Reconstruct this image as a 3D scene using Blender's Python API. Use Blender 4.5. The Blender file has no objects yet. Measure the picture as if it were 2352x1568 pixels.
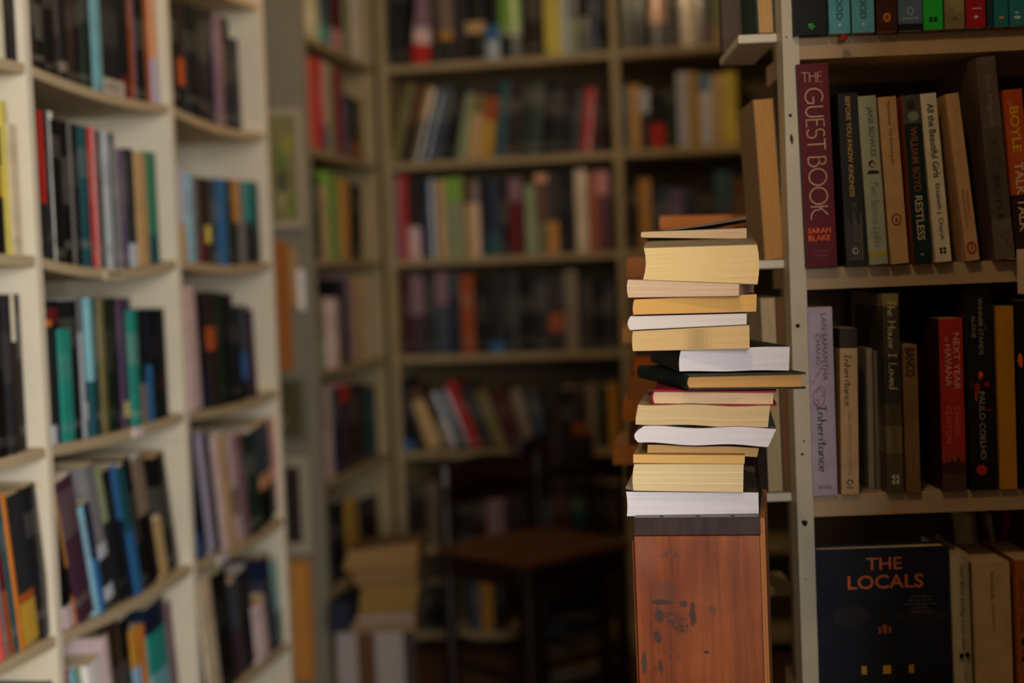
import bpy, math, random
from mathutils import Vector, Matrix
random.seed(11)
scene = bpy.context.scene
COL = scene.collection

# ------------------------------------------------------------------ camera
FPX, CX, CY = 3267.0, 1176.0, 784.0          # 50 mm lens on a 36 mm sensor, 2352x1568 frame
CAM = Vector((0, 0, 1.15))
PITCH, ROLL = math.atan(139.0 / FPX), 0.040
_f = Vector((0, math.cos(PITCH), -math.sin(PITCH)))
_u0 = Vector((0, math.sin(PITCH), math.cos(PITCH)))
_r0 = Vector((1, 0, 0))
C_R = math.cos(ROLL) * _r0 - math.sin(ROLL) * _u0
C_U = math.sin(ROLL) * _r0 + math.cos(ROLL) * _u0
C_F = _f
cd = bpy.data.cameras.new('camera')
cam = bpy.data.objects.new('camera', cd)
COL.objects.link(cam)
cam.matrix_world = Matrix(((C_R.x, C_U.x, -C_F.x, CAM.x), (C_R.y, C_U.y, -C_F.y, CAM.y), (C_R.z, C_U.z, -C_F.z, CAM.z), (0, 0, 0, 1)))
cd.sensor_fit = 'HORIZONTAL'; cd.sensor_width = 36.0; cd.lens = 50.0
cd.clip_start = 0.02; cd.clip_end = 60
cd.dof.use_dof = True; cd.dof.focus_distance = 1.53; cd.dof.aperture_fstop = 2.3
scene.camera = cam

# ------------------------------------------------------------------ world, lights, exposure
scene.view_settings.view_transform = 'Standard'
scene.view_settings.look = 'None'
scene.view_settings.gamma = 1.0
scene.view_settings.use_curve_mapping = False
scene.view_settings.exposure = 0.32
w = bpy.data.worlds.new('world'); scene.world = w; w.use_nodes = True
bg = w.node_tree.nodes['Background']
bg.inputs[0].default_value = (0.62, 0.74, 0.95, 1); bg.inputs[1].default_value = 0.6

def area(name, loc, direction, sx, sy, power, color):
    ld = bpy.data.lights.new(name, 'AREA'); ld.shape = 'RECTANGLE'; ld.size = sx; ld.size_y = sy
    ld.energy = power; ld.color = color
    o = bpy.data.objects.new(name, ld); COL.objects.link(o)
    o.location = loc; o.rotation_euler = Vector(direction).to_track_quat('-Z', 'Y').to_euler()
    return o
# daylight entering by the shop window behind the photographer
area('window_daylight', (1.04, -1.70, 1.50), (0, 1, -0.06), 1.92, 1.4, 150, (1.0, 0.96, 0.92))

# ------------------------------------------------------------------ projection helpers (pixel <-> place)
def project(p):
    q = Vector(p) - CAM
    d = q.dot(C_F)
    return CX + FPX * q.dot(C_R) / d, CY - FPX * q.dot(C_U) / d
def P(px, py, d):
    return CAM + d * (C_F + C_R * ((px - CX) / FPX) + C_U * ((CY - py) / FPX))
def bisect(fn, lo, hi):
    flo = fn(lo)
    for _ in range(44):
        m = 0.5 * (lo + hi); fm = fn(m)
        if (fm > 0) == (flo > 0): lo, flo = m, fm
        else: hi = m
    return 0.5 * (lo + hi)

# ------------------------------------------------------------------ materials
def lin(c):
    return tuple(((x / 255) / 12.92 if x / 255 <= 0.04045 else ((x / 255 + 0.055) / 1.055) ** 2.4) for x in c)
def _new(name):
    m = bpy.data.materials.new(name); m.use_nodes = True
    nt = m.node_tree; b = nt.nodes['Principled BSDF']
    return m, nt, b
def N(nt, t, **k):
    n = nt.nodes.new(t)
    for a, v in k.items():
        if a.startswith('i_'):
            key = a[2:]
            n.inputs[int(key) if key.isdigit() else key.replace('_', ' ')].default_value = v
        else: setattr(n, a, v)
    return n
def mat_plain(name, rgb, rough=0.5, var=0.12, scale=20, bump=0.0, spec=0.4, stretch=(1, 1, 1), rgb2=None, metal=0.0, thr=(0.3, 0.7)):
    m, nt, b = _new(name); L = nt.links.new
    c = lin(rgb); c2 = lin(rgb2) if rgb2 else tuple(x * (1 - var) for x in c)
    tc = N(nt, 'ShaderNodeTexCoord'); mp = N(nt, 'ShaderNodeMapping'); mp.inputs['Scale'].default_value = stretch
    L(tc.outputs['Object'], mp.inputs['Vector'])
    no = N(nt, 'ShaderNodeTexNoise', i_Scale=scale, i_Detail=6.0, i_Roughness=0.6)
    L(mp.outputs[0], no.inputs['Vector'])
    r = N(nt, 'ShaderNodeValToRGB')
    r.color_ramp.elements[0].position = thr[0]; r.color_ramp.elements[0].color = (*c2, 1)
    r.color_ramp.elements[1].position = thr[1]; r.color_ramp.elements[1].color = (*c, 1)
    L(no.outputs['Fac'], r.inputs[0]); L(r.outputs[0], b.inputs['Base Color'])
    b.inputs['Roughness'].default_value = rough; b.inputs['Specular IOR Level'].default_value = spec
    b.inputs['Metallic'].default_value = metal
    if bump:
        bp = N(nt, 'ShaderNodeBump', i_Strength=bump, i_Distance=0.002)
        L(no.outputs['Fac'], bp.inputs['Height']); L(bp.outputs[0], b.inputs['Normal'])
    return m
def mat_attr(name, rough, spec=0.5, scale=30, var=0.25, stretch=(1, 1, 1), coat=0.0, bump=0.0):
    """colour from the mesh's own print colours, with fine wear"""
    m, nt, b = _new(name); L = nt.links.new
    at = N(nt, 'ShaderNodeVertexColor'); at.layer_name = 'col'
    tc = N(nt, 'ShaderNodeTexCoord'); mp = N(nt, 'ShaderNodeMapping'); mp.inputs['Scale'].default_value = stretch
    L(tc.outputs['Object'], mp.inputs['Vector'])
    no = N(nt, 'ShaderNodeTexNoise', i_Scale=scale, i_Detail=5.0)
    L(mp.outputs[0], no.inputs['Vector'])
    mr = N(nt, 'ShaderNodeMapRange', i_1=0.3, i_2=0.7, i_3=1 - var, i_4=1.0)
    L(no.outputs['Fac'], mr.inputs[0])
    mx = N(nt, 'ShaderNodeMix', data_type='RGBA', blend_type='MULTIPLY'); mx.inputs[0].default_value = 1.0
    L(at.outputs[0], mx.inputs[6]); L(mr.outputs[0], mx.inputs[7]); L(mx.outputs[2], b.inputs['Base Color'])
    b.inputs['Roughness'].default_value = rough; b.inputs['Specular IOR Level'].default_value = spec
    b.inputs['Coat Weight'].default_value = coat; b.inputs['Coat Roughness'].default_value = 0.12
    if bump:
        bp = N(nt, 'ShaderNodeBump', i_Strength=bump, i_Distance=0.0006)
        L(no.outputs['Fac'], bp.inputs['Height']); L(bp.outputs[0], b.inputs['Normal'])
    return m
M_GLOSS = mat_attr('glossy_printed_cover', 0.32, 0.35, 25, 0.2, coat=0.2)
M_MATT = mat_attr('matt_printed_cover', 0.55, 0.2, 40, 0.22)
M_WORN = mat_attr('worn_printed_cover', 0.55, 0.3, 60, 0.45, (1, 1, 0.25))
M_CLOTH = mat_attr('book_cloth', 0.75, 0.2, 400, 0.3, bump=0.2)
M_PAGES_V = mat_attr('paper_edges_upright', 0.85, 0.15, 90, 0.28, (14, 0.25, 0.25))
M_PAGES_H = mat_attr('paper_edges_lying', 0.85, 0.15, 60, 0.13, (0.12, 0.3, 16))
M_INK = mat_attr('printing_ink', 0.55, 0.3, 60, 0.15)
M_WHITE = mat_plain('white_painted_wood', (220, 210, 186), 0.45, 0.10, 9, 0.08)
M_CREAM = mat_plain('aged_cream_painted_wood', (212, 198, 172), 0.5, 0.16, 14, 0.15)
M_CREAM2 = mat_plain('aged_cream_post_paint', (206, 196, 172), 0.5, 0.14, 14, 0.15)
M_SHELFL = mat_plain('shaded_tan_shelf_paint', (186, 168, 134), 0.5, 0.12, 12, 0.08)  # tan boards, the tone also standing in for weaker light on shelf fronts
M_SHELFR = mat_plain('aged_tan_shelf', (186, 160, 124), 0.55, 0.16, 14, 0.12)
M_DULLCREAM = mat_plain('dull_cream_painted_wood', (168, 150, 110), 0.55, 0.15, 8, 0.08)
M_BACK = mat_plain('dark_hardboard', (92, 74, 58), 0.8, 0.2, 12)
M_OLIVEBACK = mat_plain('dark_olive_board', (96, 82, 56), 0.8, 0.2, 10)
M_GREYWALL = mat_plain('grey_painted_panel', (126, 119, 102), 0.7, 0.1, 6)
M_PLASTER = mat_plain('plaster', (132, 122, 104), 0.9, 0.08, 4, 0.1)
M_FLOOR = mat_plain('dark_floorboards', (88, 60, 42), 0.5, 0.4, 6, 0.2, stretch=(8, 0.6, 1))
M_DARKWOOD = mat_plain('dark_mahogany', (34, 15, 12), 0.35, 0.35, 12, 0.1, stretch=(1, 1, 0.2))
M_SEATWOOD = mat_plain('worn_seat_wood', (90, 55, 28), 0.4, 0.35, 10, 0.1, stretch=(4, 0.6, 1))
M_HOLE = mat_plain('dark_hole', (34, 22, 16), 0.9)
M_BROWNCHIP = mat_plain('bare_wood_chip', (78, 46, 30), 0.8)
M_ORANGEWOOD = mat_plain('orange_pine', (196, 122, 52), 0.5, 0.25, 8, stretch=(6, 6, 0.5))
M_BRASS = mat_plain('ivory_knob', (226, 206, 170), 0.3)
M_CARD = mat_plain('pale_card', (214, 186, 158), 0.8)

# ------------------------------------------------------------------ mesh helpers
def mesh_obj(name, V, F, mat, parent=None, M=None, cols=None, smooth=False):
    me = bpy.data.meshes.new(name)
    me.from_pydata([tuple(v) for v in V], [], F)
    if cols is not None:
        ca = me.color_attributes.new('col', 'FLOAT_COLOR', 'CORNER')
        single = not isinstance(cols[0], (tuple, list))
        buf = []
        for p in me.polygons:
            c = cols if single else cols[p.index]
            for _ in range(p.loop_total): buf.extend((c[0], c[1], c[2], 1.0))
        ca.data.foreach_set('color', buf)
    if smooth: me.polygons.foreach_set('use_smooth', [True] * len(me.polygons))
    me.materials.append(mat)
    o = bpy.data.objects.new(name, me); COL.objects.link(o)
    if parent is not None: o.parent = parent
    if M is not None:
        if parent is None: o.matrix_world = M
        else: o.matrix_local = M
    return o
def tag(o, label, cat, group=None):
    o['label'] = label; o['category'] = cat
    if group: o['group'] = group
    return o
def empty(name, M):
    o = bpy.data.objects.new(name, None); o.empty_display_size = 0.05; COL.objects.link(o)
    o.matrix_world = M
    return o
class MB:
    """collects boxes, prisms and lathes into one mesh"""
    def __init__(s): s.V, s.F = [], []
    def add(s, V, F):
        b = len(s.V); s.V += [Vector(v) for v in V]; s.F += [tuple(b + i for i in f) for f in F]; return s
    def box(s, x0, x1, y0, y1, z0, z1, bev=0.0):
        if bev <= 0:
            V = [(x, y, z) for z in (z0, z1) for y in (y0, y1) for x in (x0, x1)]
            return s.add(V, [(0, 2, 3, 1), (4, 5, 7, 6), (0, 1, 5, 4), (2, 6, 7, 3), (0, 4, 6, 2), (1, 3, 7, 5)])
        e = bev
        V, F = [], []
        def ring(z, i): # octagon-free inset ring
            return [(x0 + i, y0 + i, z), (x1 - i, y0 + i, z), (x1 - i, y1 - i, z), (x0 + i, y1 - i, z)]
        for z, i in ((z0, e), (z0 + e, 0), (z1 - e, 0), (z1, e)): V += ring(z, i)
        F.append((3, 2, 1, 0)); F.append((12, 13, 14, 15))
        for k in range(3):
            for j in range(4):
                a, b2 = k * 4 + j, k * 4 + (j + 1) % 4
                F.append((a, b2, b2 + 4, a + 4))
        return s.add(V, F)
    def lathe(s, prof, n=16, M=None):
        V, F = [], []
        for r, z in prof:
            for k in range(n):
                a = 2 * math.pi * k / n; V.append(Vector((r * math.cos(a), r * math.sin(a), z)))
        for j in range(len(prof) - 1):
            for k in range(n):
                a, b2 = j * n + k, j * n + (k + 1) % n
                F.append((a, b2, b2 + n, a + n))
        F.append(tuple(range(n - 1, -1, -1))); F.append(tuple((len(prof) - 1) * n + k for k in range(n)))
        if M: V = [M @ v for v in V]
        return s.add(V, F)
    def build(s, name, mat, parent=None, M=None, cols=None, smooth=False):
        return mesh_obj(name, s.V, s.F, mat, parent, M, cols, smooth)
def frame(o, u, v):
    u = Vector(u).normalized(); v = Vector(v).normalized(); z = Vector((0, 0, 1))
    return Matrix(((u.x, v.x, z.x, o[0]), (u.y, v.y, z.y, o[1]), (u.z, v.z, z.z, o[2]), (0, 0, 0, 1)))
def yawed(o, deg):
    """frame at o whose x axis is turned so that its right end comes nearer the camera by deg"""
    a = math.radians(deg)
    return frame(o, (math.cos(a), -math.sin(a), 0), (math.sin(a), math.cos(a), 0))

# ------------------------------------------------------------------ colours
PAL = dict(black=(20, 20, 20), ink=(28, 29, 34), charcoal=(44, 44, 47), white=(236, 232, 228), cream=(222, 206, 168), ivory=(232, 222, 196),
    grey=(128, 126, 128), silver=(196, 204, 214), slate=(66, 78, 94), red=(190, 44, 34), crimson=(152, 34, 52), maroon=(104, 28, 36), coral=(226, 92, 78),
    rust=(176, 84, 40), orange=(226, 132, 48), amber=(206, 148, 52), mustard=(196, 158, 56), yellow=(226, 208, 96), lime=(130, 176, 72), green=(62, 128, 60),
    forest=(26, 48, 36), sage=(150, 164, 124), olive=(126, 116, 70), teal=(44, 150, 138), petrol=(34, 84, 92), aqua=(128, 186, 196), blue=(52, 112, 168),
    navy=(26, 36, 60), purple=(112, 92, 134), plum=(72, 44, 62), mauve=(150, 118, 132), pink=(216, 150, 148), rose=(222, 196, 196), brown=(104, 68, 44),
    umber=(50, 35, 28), tan=(204, 170, 120), taupe=(140, 122, 106), lavender=(196, 188, 214), skyblue=(150, 196, 220), peach=(228, 172, 128), seagreen=(60, 124, 98), wine=(84, 30, 40))
WORD = dict(ink='blue-black', rose='pale pink', silver='silvery grey', petrol='dark teal', aqua='pale aqua', forest='dark green', umber='dark brown',
    plum='dark plum', navy='navy blue', wine='dark wine-red', skyblue='sky blue', seagreen='sea green', lime='lime green', sage='sage green', cream='cream', charcoal='charcoal grey', slate='slate blue')
def word(c): return WORD.get(c, c)
def jit(c, k=0.1):
    f = 1 + random.uniform(-k, k)
    return tuple(min(1.0, max(0.0, x * f * (1 + random.uniform(-k, k) * 0.4))) for x in c)
def mixc(a, b, t): return tuple(x * (1 - t) + y * t for x, y in zip(a, b))
def bands_of(spec):
    """'red>.6>white' -> colours down the spine with the fraction from the top where each ends"""
    p = spec.split('>')
    out, k = [], 0
    while k < len(p):
        c = jit(lin(PAL[p[k]])); end = float(p[k + 1]) if k + 1 < len(p) else 1.0
        out.append((c, end)); k += 2
    return out
ALLB = []
PAPERS = [(226, 208, 164), (216, 194, 150), (232, 222, 196), (206, 178, 130), (236, 230, 218)]

# ------------------------------------------------------------------ upright book
def book(M, t, h, d, bands, label, group, hard=False, mat=None, paper=None, name='book', round_spine=None, side=None, titled=True):
    """origin: bottom centre of the spine; x thickness, y into the shelf, z up"""
    root = empty(name, M)
    tag(root, label, 'book', group)
    c = 0.0026 if hard else 0.0009
    c = min(c, t * 0.2)
    rb = (0.10 if hard else 0.03) if round_spine is None else round_spine
    n = 5
    outer = [(-t / 2, d)] + [(-t / 2 + t * k / n, -rb * t * math.sin(math.pi * k / n)) for k in range(n + 1)] + [(t / 2, d)]
    ti = t / 2 - c
    inner = [(-ti, d)] + [(-ti + 2 * ti * k / n, c - rb * t * math.sin(math.pi * k / n)) for k in range(n + 1)] + [(ti, d)]
    bl = list(bands)
    if titled and len(bl) == 1 and t > 0.008:       # a darker or lighter printed title zone
        c0 = bl[0][0]; lum = sum(c0) / 3
        tgt = (0.55, 0.5, 0.4) if lum < 0.25 else (0.12, 0.1, 0.09)
        a = random.uniform(0.06, 0.3); b2 = a + random.uniform(0.15, 0.4); e = random.uniform(0.80, 0.9)
        k1 = random.uniform(0.02, 0.16)
        bl = [(c0, a), (mixc(c0, tgt, k1), b2), (c0, e), (mixc(c0, tgt, k1 * 1.3), e + 0.06), (c0, 1.0)]
    zs = [h] + [h * (1 - e) for _, e in bl]; zs[-1] = 0.0
    V, F, K = [], [], []
    m = len(outer)
    for z in zs:
        V += [(x, y, z) for x, y in outer] + [(x, y, z) for x, y in inner]
    for b2 in range(len(bl)):
        o0, o1 = b2 * 2 * m, (b2 + 1) * 2 * m
        for i in range(m - 1):
            F.append((o1 + i, o1 + i + 1, o0 + i + 1, o0 + i)); K.append(side if side and i in (0, m - 2) else bl[b2][0])
            F.append((o0 + m + i, o0 + m + i + 1, o1 + m + i + 1, o1 + m + i)); K.append((0.6, 0.56, 0.5))
        for i in (0, m - 1):
            q = (o0 + i, o0 + m + i, o1 + m + i, o1 + i)
            F.append(q if i else q[::-1]); K.append(bl[b2][0])
    e = len(zs) - 1
    for i in range(m - 1):
        F.append((i, i + 1, m + i + 1, m + i)); K.append(bl[0][0])
        o1 = e * 2 * m
        F.append((o1 + m + i, o1 + m + i + 1, o1 + i + 1, o1 + i)); K.append(bl[-1][0])
    mesh_obj('cover', V, F, mat or (M_CLOTH if hard and random.random() < 0.3 else M_GLOSS if random.random() < 0.6 else M_MATT), root, cols=K)
    ins = 0.003 if hard else 0.0004
    pc = lin(paper or random.choice(PAPERS))
    MB().box(-ti, ti, c - rb * t * 0.3, d - (0.004 if hard else 0.0006), ins, h - ins).build('page_block', M_PAGES_V, root, cols=jit(pc, 0.06))
    pts = [project(M @ Vector((x, y, z))) for x in (-t / 2, t / 2) for y in (0.0,) for z in (0, h)]
    xs = [min(2352, max(0, p[0])) for p in pts]; ys = [min(1568, max(0, p[1])) for p in pts]
    ALLB.append((root, (max(xs) - min(xs)) * (max(ys) - min(ys)), (sum(xs) / 4, sum(ys) / 4)))
    return root

# ------------------------------------------------------------------ bookcases
ORD = ['first', 'second', 'third', 'fourth', 'fifth', 'sixth', 'seventh', 'eighth', 'ninth', 'tenth', 'eleventh', 'twelfth', 'thirteenth', 'fourteenth',
       'fifteenth', 'sixteenth', 'seventeenth', 'eighteenth', 'nineteenth', 'twentieth', 'twenty-first', 'twenty-second', 'twenty-third', 'twenty-fourth']
class Case:
    def __init__(s, name, O, u, v, cuts, levels, depth, post, thick, top, mat, backmat, label, group, sag=None, back=True, bottom=0.0, updepth=None, back_in=0.0, shelfmat=None):
        s.O, s.u, s.v = Vector(O), Vector(u).normalized(), Vector(v).normalized()
        s.cuts, s.levels, s.sag, s.depth, s.post = cuts, levels, sag or {}, depth, post
        s.M = frame(O, u, v)
        s.root = empty(name, s.M); tag(s.root, label, 'bookcase', group)
        for c in cuts:
            MB().box(c - post / 2, c + post / 2, 0, updepth or depth, bottom, top, 0.0012).build('upright', mat, s.root)
        for b in range(len(cuts) - 1):
            x0, x1 = cuts[b] + post / 2 + 0.0005, cuts[b + 1] - post / 2 - 0.0005
            for k, z in enumerate(levels):
                V, F = [], []
                n = 14
                for i in range(n + 1):
                    x = x0 + (x1 - x0) * i / n; zz = s.ztop(b, k, x)
                    V += [(x, 0.002, zz - thick), (x, 0.002, zz - 0.0015), (x, 0.0035, zz), (x, depth - 0.004, zz), (x, depth - 0.004, zz - thick)]
                for i in range(n):
                    a, c2 = i * 5, (i + 1) * 5
                    for j in range(5): F.append((a + j, c2 + j, c2 + (j + 1) % 5, a + (j + 1) % 5))
                F.append((4, 3, 2, 1, 0)); F.append(tuple(n * 5 + j for j in range(5)))
                mesh_obj('shelf', V, F, shelfmat or mat, s.root)
        if back:
            MB().box(cuts[0] - post / 2 + back_in, cuts[-1] + post / 2, depth + 0.0005, depth + 0.006, bottom, top).build('back_panel', backmat, s.root)
    def ztop(s, b, k, x):
        z = s.levels[k]; sg = s.sag.get((b, k), 0.0)
        x0, x1 = s.cuts[b], s.cuts[b + 1]; q = (x - x0) / (x1 - x0)
        return z - sg * 4 * q * (1 - q)
    def at(s, x, y, z): return s.O + s.u * x + s.v * y + Vector((0, 0, z)) - Vector((0, 0, s.O.z))
    def u_of(s, px, b, k, y, extra=0.0):
        lo, hi = s.cuts[b] - 0.1, s.cuts[b + 1] + 0.1
        return bisect(lambda x: project(s.at(x, y, s.ztop(b, k, x) + extra))[0] - px, lo, hi)
    def z_of(s, py, x, y):
        return bisect(lambda z: project(s.at(x, y, z))[1] - py, -0.5, 3.2)
    def row(s, b, k, spec, where, group, set_=0.012, lean=0.0, dmax=0.17, seed=0, hard=0.25, rev=False):
        random.seed(1000 + seed)
        items = [q for q in spec.split() if q]
        n = len(items)
        seen = {}
        for i, it in enumerate(items):
            f = it.split(':')
            x0, x1 = map(float, f[0].split('~')); yt = float(f[1]); colspec = f[2]
            ln = float(f[3]) if len(f) > 3 else lean
            ib = set_ + random.uniform(-0.004, 0.008)
            ua, ub = s.u_of(x0, b, k, ib), s.u_of(x1, b, k, ib)
            um = 0.5 * (ua + ub); a = math.radians(ln)
            zb = max(s.ztop(b, k, ua), s.ztop(b, k, ub), s.ztop(b, k, um)) + 0.0004
            t = max(0.004, (ub - ua) * math.cos(a) - 0.0008)
            ut = um + math.sin(a) * 0.2
            zt = s.z_of(yt, ut, ib)
            limit = s.levels[k - 1] - 0.017 - s.sag.get((b, k - 1), 0.0) - 0.002 if k > 0 else 9
            h = min(zt, limit + 0.0) - zb - abs(math.sin(a)) * t
            h = max(0.06, h / math.cos(a))
            h = min(h, 0.34)
            d = max(0.08, min(dmax, h * 0.72, s.depth - ib - 0.012))
            # lowest corner rests on the shelf
            pivot = ua if ln < 0 else ub
            off = t / 2 if ln < 0 else -t / 2
            R = Matrix.Rotation(a, 4, 'Y')
            M = s.M @ Matrix.Translation((pivot, ib, zb - s.O.z)) @ R @ Matrix.Translation((off, 0, 0))
            is_hard = random.random() < hard
            main = colspec.split('>')[0]
            second = [q for q in colspec.split('>')[2::2] if word(q) != word(main)]
            size = 'thin' if t < 0.014 else 'thick' if t > 0.034 else ''
            desc = ' '.join(q for q in (size, word(main)) if q)
            if second: desc += f'-and-{word(second[0])}'
            desc = (size + ' ' if size else '') + desc[len(size):].strip().replace(' ', '-')
            lab = f'{desc} book, {ORD[n - 1 - i if rev else i]} from {where}'
            book(M, t, h, d, bands_of(colspec), lab, group, is_hard)
        return n

ZC = CAM.z
# the white bookcase on the left: near bay (cut by the frame), middle bay, far bay
phi = 0.1671
BAY = 0.5569
LO = Vector((-0.7363 - math.sin(phi) * BAY, 2.238 - math.cos(phi) * BAY, 0))
zl = ZC + 0.0686
LV = [zl + 0.9, zl + 0.6, zl + 0.3, zl, zl - 0.3, zl - 0.6, zl - 0.9]
sag = {(1, 2): .011, (1, 3): .020, (1, 4): .006, (1, 5): .010, (2, 1): .014, (2, 2): .014, (2, 3): .011, (2, 4): .010, (2, 5): .014, (0, 3): -.004, (0, 4): .002, (0, 2): .004}
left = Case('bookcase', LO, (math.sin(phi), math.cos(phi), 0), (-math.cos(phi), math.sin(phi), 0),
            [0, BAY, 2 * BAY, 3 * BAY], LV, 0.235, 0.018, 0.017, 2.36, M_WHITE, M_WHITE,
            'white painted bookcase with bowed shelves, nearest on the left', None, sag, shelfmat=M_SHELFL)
# the corner wing and the back-wall bookcase
psi = 0.194
CO = Vector((-0.3914, 4.4453, 0))
WL = 0.6637
zb_ = ZC + 0.0791
BV = [zb_ + 0.9, zb_ + 0.6, zb_ + 0.3, zb_, zb_ - 0.3, zb_ - 0.6, zb_ - 0.9, 0.06]
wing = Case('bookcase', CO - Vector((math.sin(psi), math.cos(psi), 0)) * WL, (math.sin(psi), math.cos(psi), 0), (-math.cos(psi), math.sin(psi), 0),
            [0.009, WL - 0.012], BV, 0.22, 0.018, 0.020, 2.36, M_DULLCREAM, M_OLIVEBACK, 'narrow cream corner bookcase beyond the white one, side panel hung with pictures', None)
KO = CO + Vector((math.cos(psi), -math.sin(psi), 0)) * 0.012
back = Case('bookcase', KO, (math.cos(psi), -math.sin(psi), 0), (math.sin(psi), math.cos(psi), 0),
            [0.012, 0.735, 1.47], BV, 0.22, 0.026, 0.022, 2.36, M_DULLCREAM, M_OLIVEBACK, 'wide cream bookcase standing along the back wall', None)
# the cream bookcase on the right, facing the camera, with narrow side shelves behind its chipped post
om = 0.0215
RO = Vector((0.3561, 1.70, 0))
zr = ZC + 0.0013
RV = [zr + 0.547, zr + 0.2735, zr, zr - 0.2735, zr - 0.547, zr - 0.82]
right = Case('bookcase', RO, (math.cos(om), -math.sin(om), 0), (math.sin(om), math.cos(om), 0),
             [-0.0115, 0.66], RV, 0.25, 0.0195, 0.026, 2.1, M_CREAM2, M_BACK,
             'cream bookcase with a chipped front post, beside the stacked books', None, updepth=0.045, back_in=0.04, shelfmat=M_SHELFR)
for (x, y, r, kind) in [(1815, 265, .0022, 0), (1818, 318, .0036, 1), (1832, 748, .0034, 0), (1847, 1013, .0015, 0), (1842, 1043, .0019, 0), (1848, 1201, .0040, 0), (1806, 85, .0012, 0), (1851, 1330, .0012, 0)]:
    pz = bisect(lambda z: project(right.at(-0.0115, 0, z))[1] - y, -0.2, 2.6)
    ux = bisect(lambda q: project(right.at(q, 0, pz))[0] - x, -0.05, 0.05)
    V, F = [(ux, -0.0005, pz)], []
    n = 9
    for k in range(n):
        a = 2 * math.pi * k / n; rr = r * random.uniform(0.7, 1.15)
        V.append((ux + rr * math.cos(a) * (0.55 if kind else 1), -0.0004, pz + rr * math.sin(a) * (2.0 if kind else 1)))
    for k in range(n): F.append((0, 1 + (k + 1) % n, 1 + k))
    mesh_obj('nail_hole' if not kind else 'paint_chip', V, F, M_BROWNCHIP if kind else M_HOLE, right.root)
# side shelves left of the post
SIDE = []
for (py, x0px) in ((80, 1695), (598, 1690), (1132, 1736)):
    z = bisect(lambda q: project(right.at(-0.05, 0.04, q))[1] - py, -0.2, 2.6)
    u0 = bisect(lambda q: project(right.at(q, 0.04, z))[0] - x0px, -0.2, 0.1)
    SIDE.append((z, u0))
    MB().box(u0, -0.0217, 0.036, 0.215, z - 0.0105, z, 0.001).build('side_shelf', M_WHITE, right.root)
MB().box(0.016, 0.034, 0.262, 0.285, 0.5, 1.9, 0.001).build('rear_upright', M_DULLCREAM, right.root)
zlow = bisect(lambda q: project(right.at(-0.01, 0.26, q))[1] - 1347, -0.2, 2.6)
MB().box(-0.045, 0.0155, 0.262, 0.36, zlow - 0.014, zlow, 0.001).build('side_shelf', M_DULLCREAM, right.root)

# ------------------------------------------------------------------ the room
def wall(name, x0, x1, y0, y1, z0, z1, mat):
    o = MB().box(x0, x1, y0, y1, z0, z1).build(name, mat); o['kind'] = 'structure'; return o
wall('floor', -1.75, 2.2, -1.85, 5.25, -0.05, 0.0, M_FLOOR)
wall('ceiling', -1.75, 2.2, -1.85, 5.25, 2.6, 2.65, M_PLASTER)
wall('wall_left', -1.75, -1.70, -1.75, 5.2, 0.0, 2.6, M_PLASTER)
wall('wall_right', 2.15, 2.2, -1.75, 5.2, 0.0, 2.6, M_PLASTER)
wall('wall_back', -1.75, 2.2, 5.2, 5.25, 0.0, 2.6, M_PLASTER)
m = MB().box(-1.75, 0.06, -1.80, -1.75, 0, 2.6).box(2.02, 2.2, -1.80, -1.75, 0, 2.6).box(0.06, 2.02, -1.80, -1.75, 0, 0.75).box(0.06, 2.02, -1.80, -1.75, 2.25, 2.6)
m.build('wall_front', M_PLASTER)['kind'] = 'structure'
mw = MB()
for x in (0.06, 0.69, 1.33, 1.96): mw.box(x, x + 0.06, -1.79, -1.745, 0.75, 2.25)
for z in (0.75, 1.47, 2.19): mw.box(0.06, 2.02, -1.788, -1.747, z, z + 0.06)
mw.build('window_1', M_WHITE)['kind'] = 'structure'
# unseen wall, added to keep the window light off part of the cream bookcase
wall('wall_light_blocker', 0.335, 2.14, 0.50, 0.60, 0.0, 2.6, M_PLASTER)

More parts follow.
